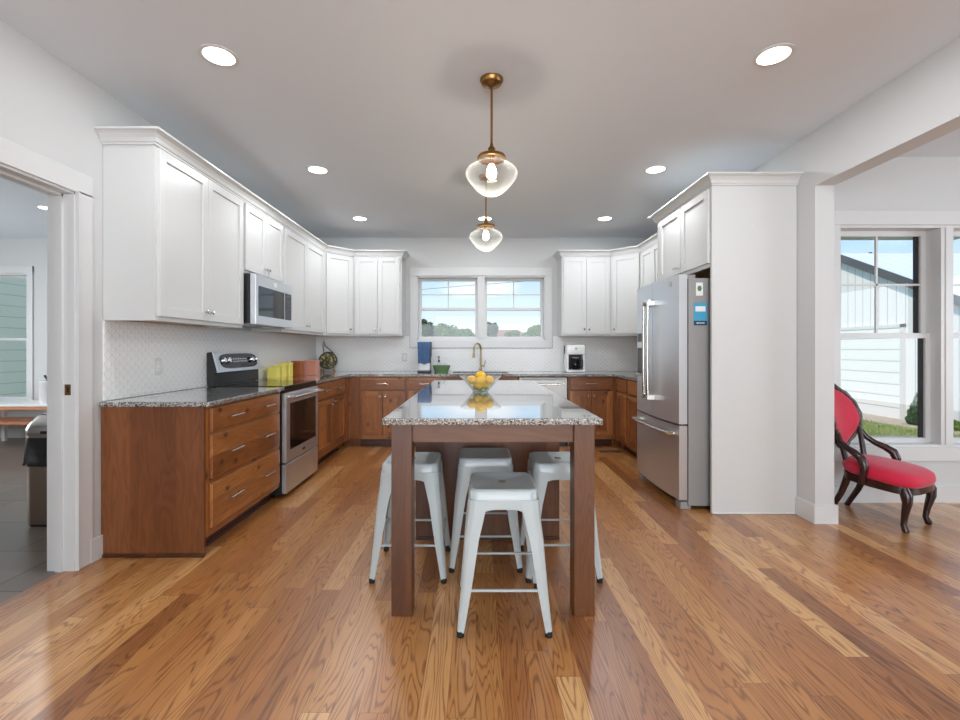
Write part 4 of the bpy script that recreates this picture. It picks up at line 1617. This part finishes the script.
def canister(x, y, s, h, label, mat, name='canister', group=None, knobm=None, hd=None):
    c = thing(name, label, 'canister', (x, y, bz), 0, group)
    hd = hd or s / 2
    MB().box(-s / 2, s / 2, -hd, hd, 0, h * 0.86, bev=0.004, seg=2).build('body', mat, c)
    MB().box(-s / 2 - 0.002, s / 2 + 0.002, -hd - 0.002, hd + 0.002, h * 0.865, h, bev=0.004, seg=2).build('lid', mat, c)
    if knobm:
        mb = MB()
        mb.lathe([(0.006, h), (0.006, h + 0.008), (0.013, h + 0.012), (0.011, h + 0.02), (0.003, h + 0.022)], (0, 0, 0), 14, cap0=True, cap1=True)
        mb.build('knob', knobm, c, True)
    return c


CG = 'yellow canisters by the range'
canister(-2.108, 4.745, 0.095, 0.125, 'shortest yellow square canister, beside the range', M['yellow'], group=CG)
canister(-2.108, 4.90, 0.098, 0.142, 'middle-sized yellow square canister by the range', M['yellow'], group=CG)
canister(-2.108, 5.07, 0.100, 0.160, 'tallest yellow square canister, next to the orange one', M['yellow'], group=CG)
canister(-2.05, 5.24, 0.105, 0.172, 'orange wooden canister between yellow and copper ones', M['orange'])
canister(-1.945, 5.40, 0.135, 0.178, 'rose copper square canister farthest along the counter', M['copper'], knobm=None)

# round mosaic pan on a small easel in the corner
pn_ = thing('mosaic_trivet', 'round patterned trivet with looped handle leaning in the back corner', 'trivet', (-2.01, 6.20, bz), math.radians(8))
tl = math.radians(14)
fw = lambda r, a, d: (r * math.cos(a), -0.05 + (0.155 + r * math.sin(a) - 0.03) * math.sin(tl) * 1.0 - d * math.cos(tl), 0.155 + r * math.sin(a) * math.cos(tl) + d * math.sin(tl) * 0)
mb = MB()
mb.rings([[fw(r, 2 * PI * k / 40, d) for k in range(40)] for r, d in ((0.001, 0.0), (0.105, 0.0), (0.12, 0.010), (0.122, 0.022), (0.112, 0.022), (0.104, 0.012), (0.001, 0.012))], cap0=False, cap1=False)
mb.build('rim', M['darkgrey'], pn_, True)
mb = MB()
mb.rings([[fw(r, 2 * PI * k / 40, d) for k in range(40)] for r, d in ((0.001, 0.0125), (0.103, 0.0125), (0.103, 0.016), (0.001, 0.016))], cap0=False, cap1=False)
mb.build('patterned_face', M['mosaic'], pn_, True)
mb = MB()
top = fw(0.12, 2.1, 0.01)
t2 = fw(0.12, 1.0, 0.01)
ap_ = (-0.075, 0.05, 0.425)
mb.tube([top, (-0.075, 0.01, 0.36), ap_, (-0.055, 0.02, 0.36), t2], 0.006, 8)
mb.build('handle_loop', M['bark'], pn_, True)
mb = MB()
for xx in (-0.075, 0.075):
    mb.box(xx - 0.012, xx + 0.012, -0.10, 0.03, 0.0, 0.018, bev=0.003)
    mb.box(xx - 0.012, xx + 0.012, -0.10, -0.085, 0.018, 0.04, bev=0.003)
    mb.tube([(xx, 0.02, 0.012), (xx * 0.4, 0.062, 0.22)], 0.006, 8)
mb.build('easel', M['pale_wood'], pn_)

# floor register
fv = thing('floor_register', 'brown metal floor vent before the back corner cabinet', 'floor vent', (1.60, 5.42, 0.0005))
MB().box(-0.13, 0.13, -0.06, 0.06, 0.0, 0.004, bev=0.001).build('frame', M['bark'], fv)
mb = MB()
for k in range(9):
    xx = -0.10 + k * 0.025
    mb.box(xx - 0.007, xx + 0.007, -0.042, 0.042, 0.0038, 0.0052)
mb.build('slat', M['black'], fv)

# ------------------------------------------------------------------ lamps


def pendant(label, x, y, g):
    p = thing('pendant_lamp', label, 'pendant lamp', (x, y, ZC), 0, g)
    mb = MB()
    mb.lathe([(0.001, 0.0), (0.066, 0.0), (0.066, -0.010), (0.056, -0.026), (0.022, -0.036), (0.012, -0.044), (0.001, -0.044)], (0, 0, 0), 32)
    mb.build('canopy', M['brass'], p, True)
    MB().cyl((0, 0, -0.04), (0, 0, -0.375), 0.0068, seg=12).build('stem', M['brass'], p, True)
    mb = MB()
    mb.lathe([(0.007, -0.36), (0.012, -0.385), (0.020, -0.392), (0.022, -0.398), (0.018, -0.402), (0.021, -0.432), (0.026, -0.436), (0.078, -0.438), (0.082, -0.446), (0.082, -0.458), (0.074, -0.458), (0.074, -0.448), (0.02, -0.446), (0.001, -0.446)], (0, 0, 0), 32, cap0=True)
    mb.build('fitter', M['brass'], p, True)
    mb = MB()
    gp = [(0.072, -0.452), (0.073, -0.466), (0.078, -0.478), (0.094, -0.488), (0.118, -0.499), (0.137, -0.512), (0.147, -0.526), (0.150, -0.539), (0.147, -0.553), (0.138, -0.570), (0.124, -0.588), (0.108, -0.607), (0.090, -0.626), (0.070, -0.644), (0.052, -0.655), (0.040, -0.660), (0.036, -0.654), (0.032, -0.662), (0.016, -0.667), (0.001, -0.668)]
    inn = [(max(r - 0.003, 0.001), z + 0.002) for r, z in reversed(gp)]
    mb.lathe(gp + inn, (0, 0, 0), 48)
    gl = mb.build('globe', M['globe'], p, True, ang=60)
    MB().cyl((0, 0, -0.446), (0, 0, -0.485), 0.016, seg=14).build('socket', M['brass'], p, True)
    mb = MB()
    mb.lathe([(0.012, -0.485), (0.016, -0.497), (0.026, -0.515), (0.029, -0.535), (0.026, -0.555), (0.014, -0.568), (0.001, -0.571)], (0, 0, 0), 20, cap0=True)
    mb.build('bulb', M['bulb'], p, True)
    return p


def bulb_light(x, y):
    ld = bpy.data.lights.new('pendant_bulb_light', 'POINT')
    ld.energy = 3.5
    ld.shadow_soft_size = 0.03
    ld.color = (1.0, 0.9, 0.76)
    lo = bpy.data.objects.new('pendant_bulb_light', ld)
    C.objects.link(lo)
    lo.location = (x, y, ZC - 0.60)


bulb_light(0.089, 2.60)
bulb_light(0.089, 4.06)
PG = 'glass globe pendants over the island'
p1 = pendant('schoolhouse glass pendant hanging over the near end of the island', 0.089, 2.60, PG)
dup(p1, (0.089, 4.06, ZC), 0, 'schoolhouse glass pendant hanging over the far end of the island', PG)


def downlight(label, x, y, g, power):
    d = thing('recessed_light', label, 'recessed light', (x, y, ZC), 0, g)
    mb = MB()
    mb.lathe([(0.076, 0.0), (0.095, 0.0), (0.095, -0.003), (0.086, -0.006), (0.076, -0.004)], (0, 0, 0), 36)
    mb.build('trim_ring', M['trim'], d, True)
    mb = MB()
    mb.lathe([(0.001, -0.0035), (0.0765, -0.0035), (0.0765, -0.001), (0.001, -0.001)], (0, 0, 0), 36)
    mb.build('lens', M['lens'], d, True)
    return d


def lamp_light(x, y, power):
    ld = bpy.data.lights.new('recessed_light_beam', 'AREA')
    ld.shape = 'DISK'
    ld.size = 0.15
    ld.energy = power
    ld.color = (0.92, 0.955, 1.0)
    lo = bpy.data.objects.new('recessed_light_beam', ld)
    C.objects.link(lo)
    lo.location = (x, y, ZC - 0.008)


DP = 8.6
DG = 'recessed ceiling lights'
d0 = downlight('recessed ceiling light nearest the doorway', -1.35, 2.39, DG, DP)
lamp_light(-1.35, 2.39, DP)
for (xx, yy, lb) in ((1.56, 2.385, 'recessed ceiling light nearest the dining beam'),
                     (-1.36, 3.91, 'recessed ceiling light in front of the microwave'),
                     (1.54, 3.90, 'recessed ceiling light in front of the refrigerator cabinet'),
                     (-1.37, 5.37, 'recessed ceiling light by the left back corner cabinet'),
                     (1.52, 5.37, 'recessed ceiling light by the right back corner cabinet'),
                     (0.105, 5.37, 'recessed ceiling light above the sink, behind the pendants'),
                     (-4.68, 4.97, 'recessed ceiling light seen through the doorway')):
    dup(d0, (xx, yy, ZC), 0, lb, DG)
    lamp_light(xx, yy, DP if xx > -4 else 16)

# ------------------------------------------------------------------ red Victorian chair
ch = thing('slipper_chair', 'red velvet Victorian chair with carved dark wood frame by the dining window', 'chair', (2.91, 3.31, 0), math.radians(27))


def seat_outline(s, n=40):
    pts = []
    for k in range(n):
        a = 2 * PI * k / n
        ca, sa = math.cos(a), math.sin(a)
        ex = 0.62
        xx = math.copysign(abs(ca) ** ex, ca)
        yy = math.copysign(abs(sa) ** ex, sa)
        wd = 0.235 - 0.035 * (yy * 0.5 + 0.5)       # front wider than the back
        pts.append((xx * wd * s, -0.062 + yy * 0.222 * s))
    return pts


mb = MB()
lev = [(0.955, 0.262), (1.0, 0.270), (1.0, 0.315), (0.96, 0.322)]
mb.rings([[(a, b, z + 0.05 * (b + 0.07)) for a, b in seat_outline(s)] for s, z in lev])
rail = mb.build('seat_rail', M['mahog'], ch, True, ang=50)
mb = MB()
lev = [(0.93, 0.312), (1.0, 0.322), (1.035, 0.342), (1.035, 0.365), (1.0, 0.388), (0.88, 0.405), (0.6, 0.415), (0.3, 0.419), (0.02, 0.42)]
mb.rings([[(a, b, z + 0.10 * (b + 0.07)) for a, b in seat_outline(s)] for s, z in lev])
mb.build('seat_cushion', M['velvet'], ch, True, ang=70)
for sx in (-1, 1):
    mb = MB()   # cabriole front leg
    mb.tube([(sx * 0.172, -0.215, 0.30), (sx * 0.180, -0.236, 0.25), (sx * 0.182, -0.240, 0.20), (sx * 0.172, -0.224, 0.12), (sx * 0.166, -0.215, 0.05), (sx * 0.172, -0.228, 0.015), (sx * 0.174, -0.232, 0.0)],
            [0.030, 0.034, 0.027, 0.020, 0.017, 0.021, 0.016], 12)
    mb.build('front_leg', M['mahog'], ch, True)
    mb = MB()   # raked rear leg
    mb.tube([(sx * 0.130, 0.11, 0.31), (sx * 0.130, 0.13, 0.24), (sx * 0.128, 0.160, 0.15), (sx * 0.124, 0.205, 0.06), (sx * 0.122, 0.235, 0.0)],
            [0.026, 0.024, 0.021, 0.019, 0.018], 10)
    mb.build('rear_leg', M['mahog'], ch, True)
    mb = MB()   # hip rest: S-curve from the back frame down to the seat side
    mb.tube([(sx * 0.168, 0.165, 0.60), (sx * 0.190, 0.135, 0.545), (sx * 0.205, 0.085, 0.508), (sx * 0.222, 0.035, 0.485), (sx * 0.236, -0.010, 0.455), (sx * 0.240, -0.030, 0.405), (sx * 0.232, -0.020, 0.35), (sx * 0.222, -0.01, 0.29)],
            [0.017, 0.019, 0.021, 0.025, 0.029, 0.027, 0.024, 0.022], 12)
    mb.build('hip_rest', M['mahog'], ch, True)
# balloon back, concave across its width, raked


def back_pt(a, s, push):
    ca, sa = math.cos(a), math.sin(a)
    zz = 0.70 + 0.225 * sa * s
    half = 0.200 * (1.0 if sa > 0 else 1.0 - 0.42 * sa * sa)
    xx = half * ca * s
    yy = 0.140 + (zz - 0.45) * 0.17 + 0.065 * (1 - (xx / 0.200) ** 2) - push
    return (xx, yy, zz)


n = 48
mb = MB()
loop = [Vector(back_pt(2 * PI * k / n, 1.0, 0.0)) for k in range(n)]
rings = []
for k in range(n):
    p, a_, b_2 = loop[k], loop[k - 1], loop[(k + 1) % n]
    tdir = (b_2 - a_).normalized()
    nrm = Vector((0, -1, 0))
    side_ = tdir.cross(nrm).normalized()
    r0 = 0.019 + 0.003 * math.sin(k * 2.1)
    rings.append([p + side_ * r0 * math.cos(2 * PI * q / 8) + nrm * r0 * math.sin(2 * PI * q / 8) for q in range(8)])
rings.append(rings[0])
mb.rings(rings, cap0=False, cap1=False)
bmesh.ops.remove_doubles(mb.bm, verts=mb.bm.verts[:], dist=1e-5)
bf_ = mb.build('back_frame', M['mahog'], ch, True, ang=60)
mb = MB()
cp_ = [back_pt(PI / 2 + d, 1.0, 0.0) for d in (-0.42, -0.2, 0.0, 0.2, 0.42)]
mb.tube([(p[0], p[1], p[2] + q) for p, q in zip(cp_, (0.010, 0.018, 0.022, 0.018, 0.010))], [0.008, 0.016, 0.022, 0.016, 0.008], 10)
mb.build('crest_carving', M['mahog'], bf_, True)
mb = MB()
rr = []
for s_1, push in ((1.0, -0.012), (1.0, 0.006), (0.9, 0.022), (0.7, 0.034), (0.4, 0.040), (0.02, 0.042)):
    rr.append([back_pt(2 * PI * k / n, s_1 * 0.97, push) for k in range(n)])
mb.rings(rr)
mb.build('back_cushion', M['velvet'], ch, True, ang=70)
for sx in (-1, 1):
    mb = MB()   # posts joining back to seat
    mb.tube([(sx * 0.130, 0.11, 0.30), (sx * 0.130, 0.125, 0.40), (sx * 0.148, 0.150, 0.53), (sx * 0.168, 0.172, 0.62)], [0.022, 0.02, 0.018, 0.016], 10)
    mb.build('back_post', M['mahog'], ch, True)

# ------------------------------------------------------------------ mud room things
tc_ = thing('trash_can', 'bronze step trash can with black liner, seen through the doorway', 'trash can', (-2.955, 3.30, 0))
R3 = lambda s, z, w_=0.18, d_=0.165: [(a, b, z) for a, b in rsq(w_ * s, d_ * s, 0.07 * s, 6)]
mb = MB()
mb.rings([R3(0.97, 0.012), R3(1.0, 0.02), R3(1.0, 0.60), R3(0.98, 0.61)])
mb.build('body', M['bin'], tc_, True)
mb = MB()
mb.rings([R3(0.98, 0.0), R3(0.98, 0.013)])
mb.build('base_ring', M['black'], tc_, True)
mb = MB()
rr = []
for j, z in enumerate((0.615, 0.58, 0.52, 0.46, 0.425, 0.43)):
    base = rsq(0.18, 0.165, 0.07, 10)
    rr.append([(a * (1.02 + 0.025 * j * (0.6 + 0.4 * math.sin(k * 1.7 + j))) if j < 5 else a * 1.01, b * (1.02 + 0.025 * j * (0.6 + 0.4 * math.sin(k * 1.7 + j))) if j < 5 else b * 1.01,
                z + (0.012 * math.sin(k * 0.9) if j == 4 else 0)) for k, (a, b) in enumerate(base)])
mb.rings(rr, cap0=False, cap1=False)
mb.build('liner', M['bag'], tc_, True, label='black liner folded over the rim')
mb = MB()
mb.rings([R3(1.02, 0.612), R3(1.04, 0.625), R3(1.04, 0.67), R3(0.98, 0.70), R3(0.78, 0.755), R3(0.70, 0.765)])
ld_ = mb.build('lid', M['nickel'], tc_, True, label='silver sloped lid')
mb = MB()
mb.rings([R3(0.70, 0.762), R3(0.70, 0.768), R3(0.4, 0.772)])
mb.build('lid_window', M['blackglass'], ld_, True)
MB().box(-0.04, 0.04, -0.176, -0.165, 0.64, 0.66, bev=0.002).build('sensor', M['black'], ld_)

bn = thing('bench', 'white-topped bench with orange wood shelf under the mud room window', 'bench', (-6.2, 5.86, 0))
MB().box(-1.3, 1.05, -0.26, 0.25, 0.515, 0.54, bev=0.003).build('seat', M['applwhite'], bn)
MB().box(-1.28, 1.03, -0.25, -0.23, 0.475, 0.514).build('apron', M['bench_wood'], bn)
MB().box(-1.25, 1.0, -0.25, 0.23, 0.29, 0.32, bev=0.002).build('shelf', M['bench_wood'], bn)
for xx in (-1.25, -0.12, 0.96):
    for yy in (-0.23, 0.20):
        MB().box(xx, xx + 0.04, yy, yy + 0.04, 0.0, 0.514).build('leg', M['applwhite'], bn)
cr = thing('utensil_crock', 'white round crock on the mud room bench', 'crock', (-5.36, 5.75, 0.5405))
mb = MB()
mb.lathe([(0.001, 0.0), (0.115, 0.0), (0.118, 0.01), (0.118, 0.25), (0.122, 0.255), (0.122, 0.29), (0.114, 0.29), (0.112, 0.03), (0.001, 0.03)], (0, 0, 0), 36)
mb.build('pot', M['applwhite'], cr, True)
o = MB().tube([(-5.36, 5.75, 0.58), (-5.40, 5.73, 0.84), (-5.425, 5.72, 0.895)], [0.008, 0.011, 0.014], 10).build('scoop', M['darkgrey'], None, True)
tag(o, 'dark scoop handle sticking out of the white crock', 'scoop')

# ------------------------------------------------------------------ outdoors
GZ = -0.4
struct('ground', MB().box(-120, 140, YB + 0.16, 200, GZ - 0.2, GZ).box(XE + 0.2, 140, -40, YB + 0.16, GZ - 0.2, GZ).box(WR2, XE + 0.2, YD + 0.16, YB + 0.16, GZ - 0.2, GZ), M['grass_soil'], 'lawn around the house', 'ground')
mb = MB()
mb.prism([(9.75, 8.2), (9.75, 13.2), (8.9, 12.6), (8.7, 11.0), (9.0, 9.4), (9.2, 8.2)], GZ, GZ + 0.012)
struct('path', mb, M['gravel'], 'pale gravel strip along the barn', 'gravel strip')
mb = MB()
rg_ = random.Random(5)
for i in range(9000):
    yy = rg_.uniform(4.2, 11.6)
    xx = yy * rg_.uniform(0.76, 1.08)
    if xx > 9.6 or xx > 8.75 and yy > 9.0 or (xx - 9.45) ** 2 + (yy - 9.15) ** 2 < 0.16:
        continue
    hgt = rg_.uniform(0.03, 0.08)
    a = rg_.uniform(0, PI)
    w_ = 0.010
    lx, ly = rg_.uniform(-0.03, 0.03), rg_.uniform(-0.03, 0.03)
    v = [mb.bm.verts.new(p) for p in ((xx - w_ * math.cos(a), yy - w_ * math.sin(a), GZ), (xx + w_ * math.cos(a), yy + w_ * math.sin(a), GZ), (xx + lx, yy + ly, GZ + hgt))]
    mb.bm.faces.new(v)
tag(mb.build('grass', M['blade'], None, False, keep=True), 'short green lawn grass outside the dining window', 'grass', None, 'stuff')

# barn
BX, YR, ZR = 9.8, 12.2, 3.72
sl = 0.49
Ye = 7.4
barn = thing('barn', 'white board-sided barn with metal roof outside the dining window', 'barn', (BX, YR, GZ))
P = lambda y, z: (y - YR, z - GZ)
gz_e = ZR - sl * (YR - Ye)
mb = MB()
gable = [P(Ye + 0.3, GZ), P(2 * YR - Ye - 0.3, GZ), P(2 * YR - Ye - 0.3, gz_e + 0.12), P(YR, ZR - 0.05), P(Ye + 0.3, gz_e + 0.12)]
mb.rings([[(0.0, a, b) for a, b in gable], [(14.0, a, b) for a, b in gable]])
mb.build('walls', M['barn'], barn)
mb = MB()
for s in (1, -1):
    prof = [(0.0, ZR - GZ), (-s * (YR - Ye), gz_e - GZ), (-s * (YR - Ye), gz_e - GZ + 0.07), (0.0, ZR - GZ + 0.07)]
    mb.rings([[(-0.10, a, b) for a, b in prof], [(14.3, a, b) for a, b in prof]])
mb.build('roof', M['roofmetal'], barn)
mb = MB()
for s in (1, -1):
    prof = [(0.0, ZR - GZ - 0.13), (-s * (YR - Ye), gz_e - GZ - 0.13), (-s * (YR - Ye), gz_e - GZ + 0.075), (0.0, ZR - GZ + 0.075)]
    mb.rings([[(-0.14, a, b) for a, b in prof], [(-0.10, a, b) for a, b in prof]])
mb.build('rake_fascia', M['fascia'], barn)
mb = MB()
mb.box(-0.05, -0.012, -1.75, 0.4, 0.0, 2.12)
bd = mb.build('overhead_door', M['barn_door'], barn)
mb = MB()
mb.box(-0.07, 0.0, -1.83, -1.75, 0.0, 2.2)
mb.box(-0.07, 0.0, -1.83, 0.5, 2.12, 2.2)
mb.build('door_frame', M['trim'], bd)
mb = MB()
mb.box(-0.05, 0.0, -2.42, -2.22, 0.62, 1.42)
wn_ = mb.build('dark_window', M['darkgrey'], barn)
mb = MB()
mb.box(-0.056, -0.049, -2.36, -2.28, 1.0, 1.36)
mb.build('pane', M['blackglass'], wn_)


def leaf_cloud(blobs, count, size, seed, flat=0.6):
    r = random.Random(seed)
    mb = MB()
    tot = sum(b[3] * b[4] * b[5] for b in blobs)
    for (cx, cy, cz, rx, ry, rz) in blobs:
        k = int(count * rx * ry * rz / tot)
        for _ in range(k):
            while True:
                d = Vector((r.uniform(-1, 1), r.uniform(-1, 1), r.uniform(-1, 1)))
                if 0.05 < d.length < 1:
                    break
            d = d.normalized() * (d.length ** 0.5)
            p = Vector((cx + d.x * rx, cy + d.y * ry, cz + d.z * rz))
            u = Vector((r.gauss(0, 1), r.gauss(0, 1), r.gauss(0, flat))).normalized()
            v = u.cross(Vector((r.gauss(0, 1), r.gauss(0, 1), r.gauss(0, 1)))).normalized()
            s = size * r.uniform(0.6, 1.3)
            mb.quad([p - u * s, p - v * s * 0.55, p + u * s, p + v * s * 0.55])
    return mb


def tree(label, x, y, h, w, mat, seed, cone=False, group=None):
    t_ = thing('tree', label, 'tree', (x, y, GZ), 0, group)
    r = random.Random(seed)
    bl = []
    if cone:
        for k in range(7):
            f = k / 6
            bl.append((0, 0, h * (0.22 + 0.70 * f), w * (0.5 - 0.4 * f), w * (0.5 - 0.4 * f), h * 0.12))
    else:
        bl.append((0, 0, h * 0.62, w * 0.36, w * 0.36, h * 0.30))
        for k in range(9):
            a = r.uniform(0, 2 * PI)
            q = r.uniform(0.15, 0.36) * w
            bl.append((q * math.cos(a), q * math.sin(a), h * r.uniform(0.45, 0.86), w * 0.2, w * 0.2, h * 0.14))
    leaf_cloud(bl, 3000, h * 0.042, seed).build('crown', mat, t_)
    mb = MB()
    mb.tube([(0, 0, 0), (0.02 * w, 0, h * 0.3), (0, 0, h * 0.7)], [h * 0.03, h * 0.022, h * 0.008], 8)
    for k in range(4):
        a = k * 1.7 + seed
        mb.tube([(0, 0, h * (0.3 + 0.08 * k)), (0.25 * w * math.cos(a), 0.25 * w * math.sin(a), h * (0.5 + 0.1 * k))], [h * 0.012, h * 0.004], 6)
    mb.build('trunk', M['bark'], t_, True)
    return t_


TG = 'trees beyond the kitchen window'
tree('grey-green tree at the edge of the sink window, tallest there', -6.1, 54, 5.3, 2.4, M['leaf_b'], 1, group=TG)
tree('broad green tree in the middle of the first sash of the sink window', -4.4, 60, 5.4, 4.4, M['leaf_a'], 2, group=TG)
tree('round green tree next to the pink-roofed house', -1.85, 66, 4.9, 3.6, M['leaf_a'], 3, group=TG)
tree('slim pale tree at the inner edge of the second sash', 1.75, 55, 5.2, 1.8, M['leaf_b'], 4, group=TG)
tree('low green tree just behind the brown roof', 5.1, 66, 4.5, 2.6, M['leaf_a'], 5, group=TG)
tree('leafy green tree beside the window frame, past the brown roof', 7.9, 60, 5.2, 3.8, M['leaf_a'], 6, group=TG)


def house(label, x, y, w, d, eave, ridge, rmat):
    h_ = thing('house', label, 'house', (x, y, GZ))
    mb = MB()
    mb.box(-w / 2, w / 2, -d / 2, d / 2, 0, eave)
    mb.build('walls', M['brickpale'], h_)
    mb = MB()
    o = 0.4
    base = [(-w / 2 - o, -d / 2 - o, eave), (w / 2 + o, -d / 2 - o, eave), (w / 2 + o, d / 2 + o, eave), (-w / 2 - o, d / 2 + o, eave)]
    r0, r1 = (-w * 0.25, 0, ridge), (w * 0.25, 0, ridge)
    V = [mb.bm.verts.new(p) for p in base + [r0, r1]]
    for q in ((0, 1, 5, 4), (2, 3, 4, 5), (1, 2, 5), (3, 0, 4), (3, 2, 1, 0)):
        mb.bm.faces.new([V[i] for i in q])
    mb.build('roof', rmat, h_)
    mb = MB()
    for xx in (-w * 0.3, 0, w * 0.3):
        mb.box(xx - 0.5, xx + 0.5, -d / 2 - 0.03, -d / 2, 1.0, 2.2)
    mb.build('window', M['darkgrey'], h_)
    return h_


house('brown-roofed house beyond the second sash of the sink window', 4.9, 80, 9.5, 8, 3.4, 5.0, M['shingle'])
house('small pink-roofed house between the trees beyond the sink window', -1.0, 70.5, 2.2, 4, 3.1, 4.1, M['shingle'])

# overhead wire between two poles
for xx, lb in ((-26, 'wooden utility pole holding the wire beyond the mud room end'), (26, 'wooden utility pole holding the wire beyond the barn end')):
    up_ = thing('utility_pole', lb, 'utility pole', (xx, 30, GZ))
    MB().cyl((0, 0, 0), (0, 0, 8.0 if xx > 0 else 4.6), 0.14, 0.10, 10).build('pole', M['bark'], up_, True)
o = MB().tube([(-25.85, 30, 3.6), (-3.7, 30, 5.14), (-0.4, 30, 5.42), (25.88, 30, 7.4)], 0.015, 6).build('overhead_wire', M['wire'], None, True)
tag(o, 'thin overhead wire crossing the sky in the sink window', 'wire')

# neighbouring wing seen from the mud room
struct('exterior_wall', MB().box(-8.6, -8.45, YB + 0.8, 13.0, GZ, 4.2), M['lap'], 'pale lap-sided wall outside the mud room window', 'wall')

# clipped conical shrub by the barn
sh = thing('conical_shrub', 'small clipped conical evergreen shrub by the barn wall', 'shrub', (9.4, 9.68, GZ))
bl = [(0, 0, 0.12, 0.20, 0.20, 0.14), (0, 0, 0.26, 0.17, 0.17, 0.14), (0, 0, 0.40, 0.12, 0.12, 0.12), (0, 0, 0.54, 0.07, 0.07, 0.10), (0, 0, 0.64, 0.035, 0.035, 0.07)]
leaf_cloud(bl, 4200, 0.022, 11).build('foliage', M['leaf_c'], sh)
MB().cyl((0, 0, 0), (0, 0, 0.5), 0.02, 0.008, 8).build('stem', M['bark'], sh, True)
sh = thing('low_shrub', 'low leafy shrub in front of the conical evergreen', 'shrub', (9.45, 9.15, GZ))
leaf_cloud([(0, 0, 0.12, 0.22, 0.2, 0.12), (0.1, -0.15, 0.1, 0.15, 0.15, 0.1)], 900, 0.03, 12).build('foliage', M['leaf_a'], sh)
MB().cyl((0, 0, 0), (0, 0, 0.12), 0.012, 0.006, 6).build('stem', M['bark'], sh, True)
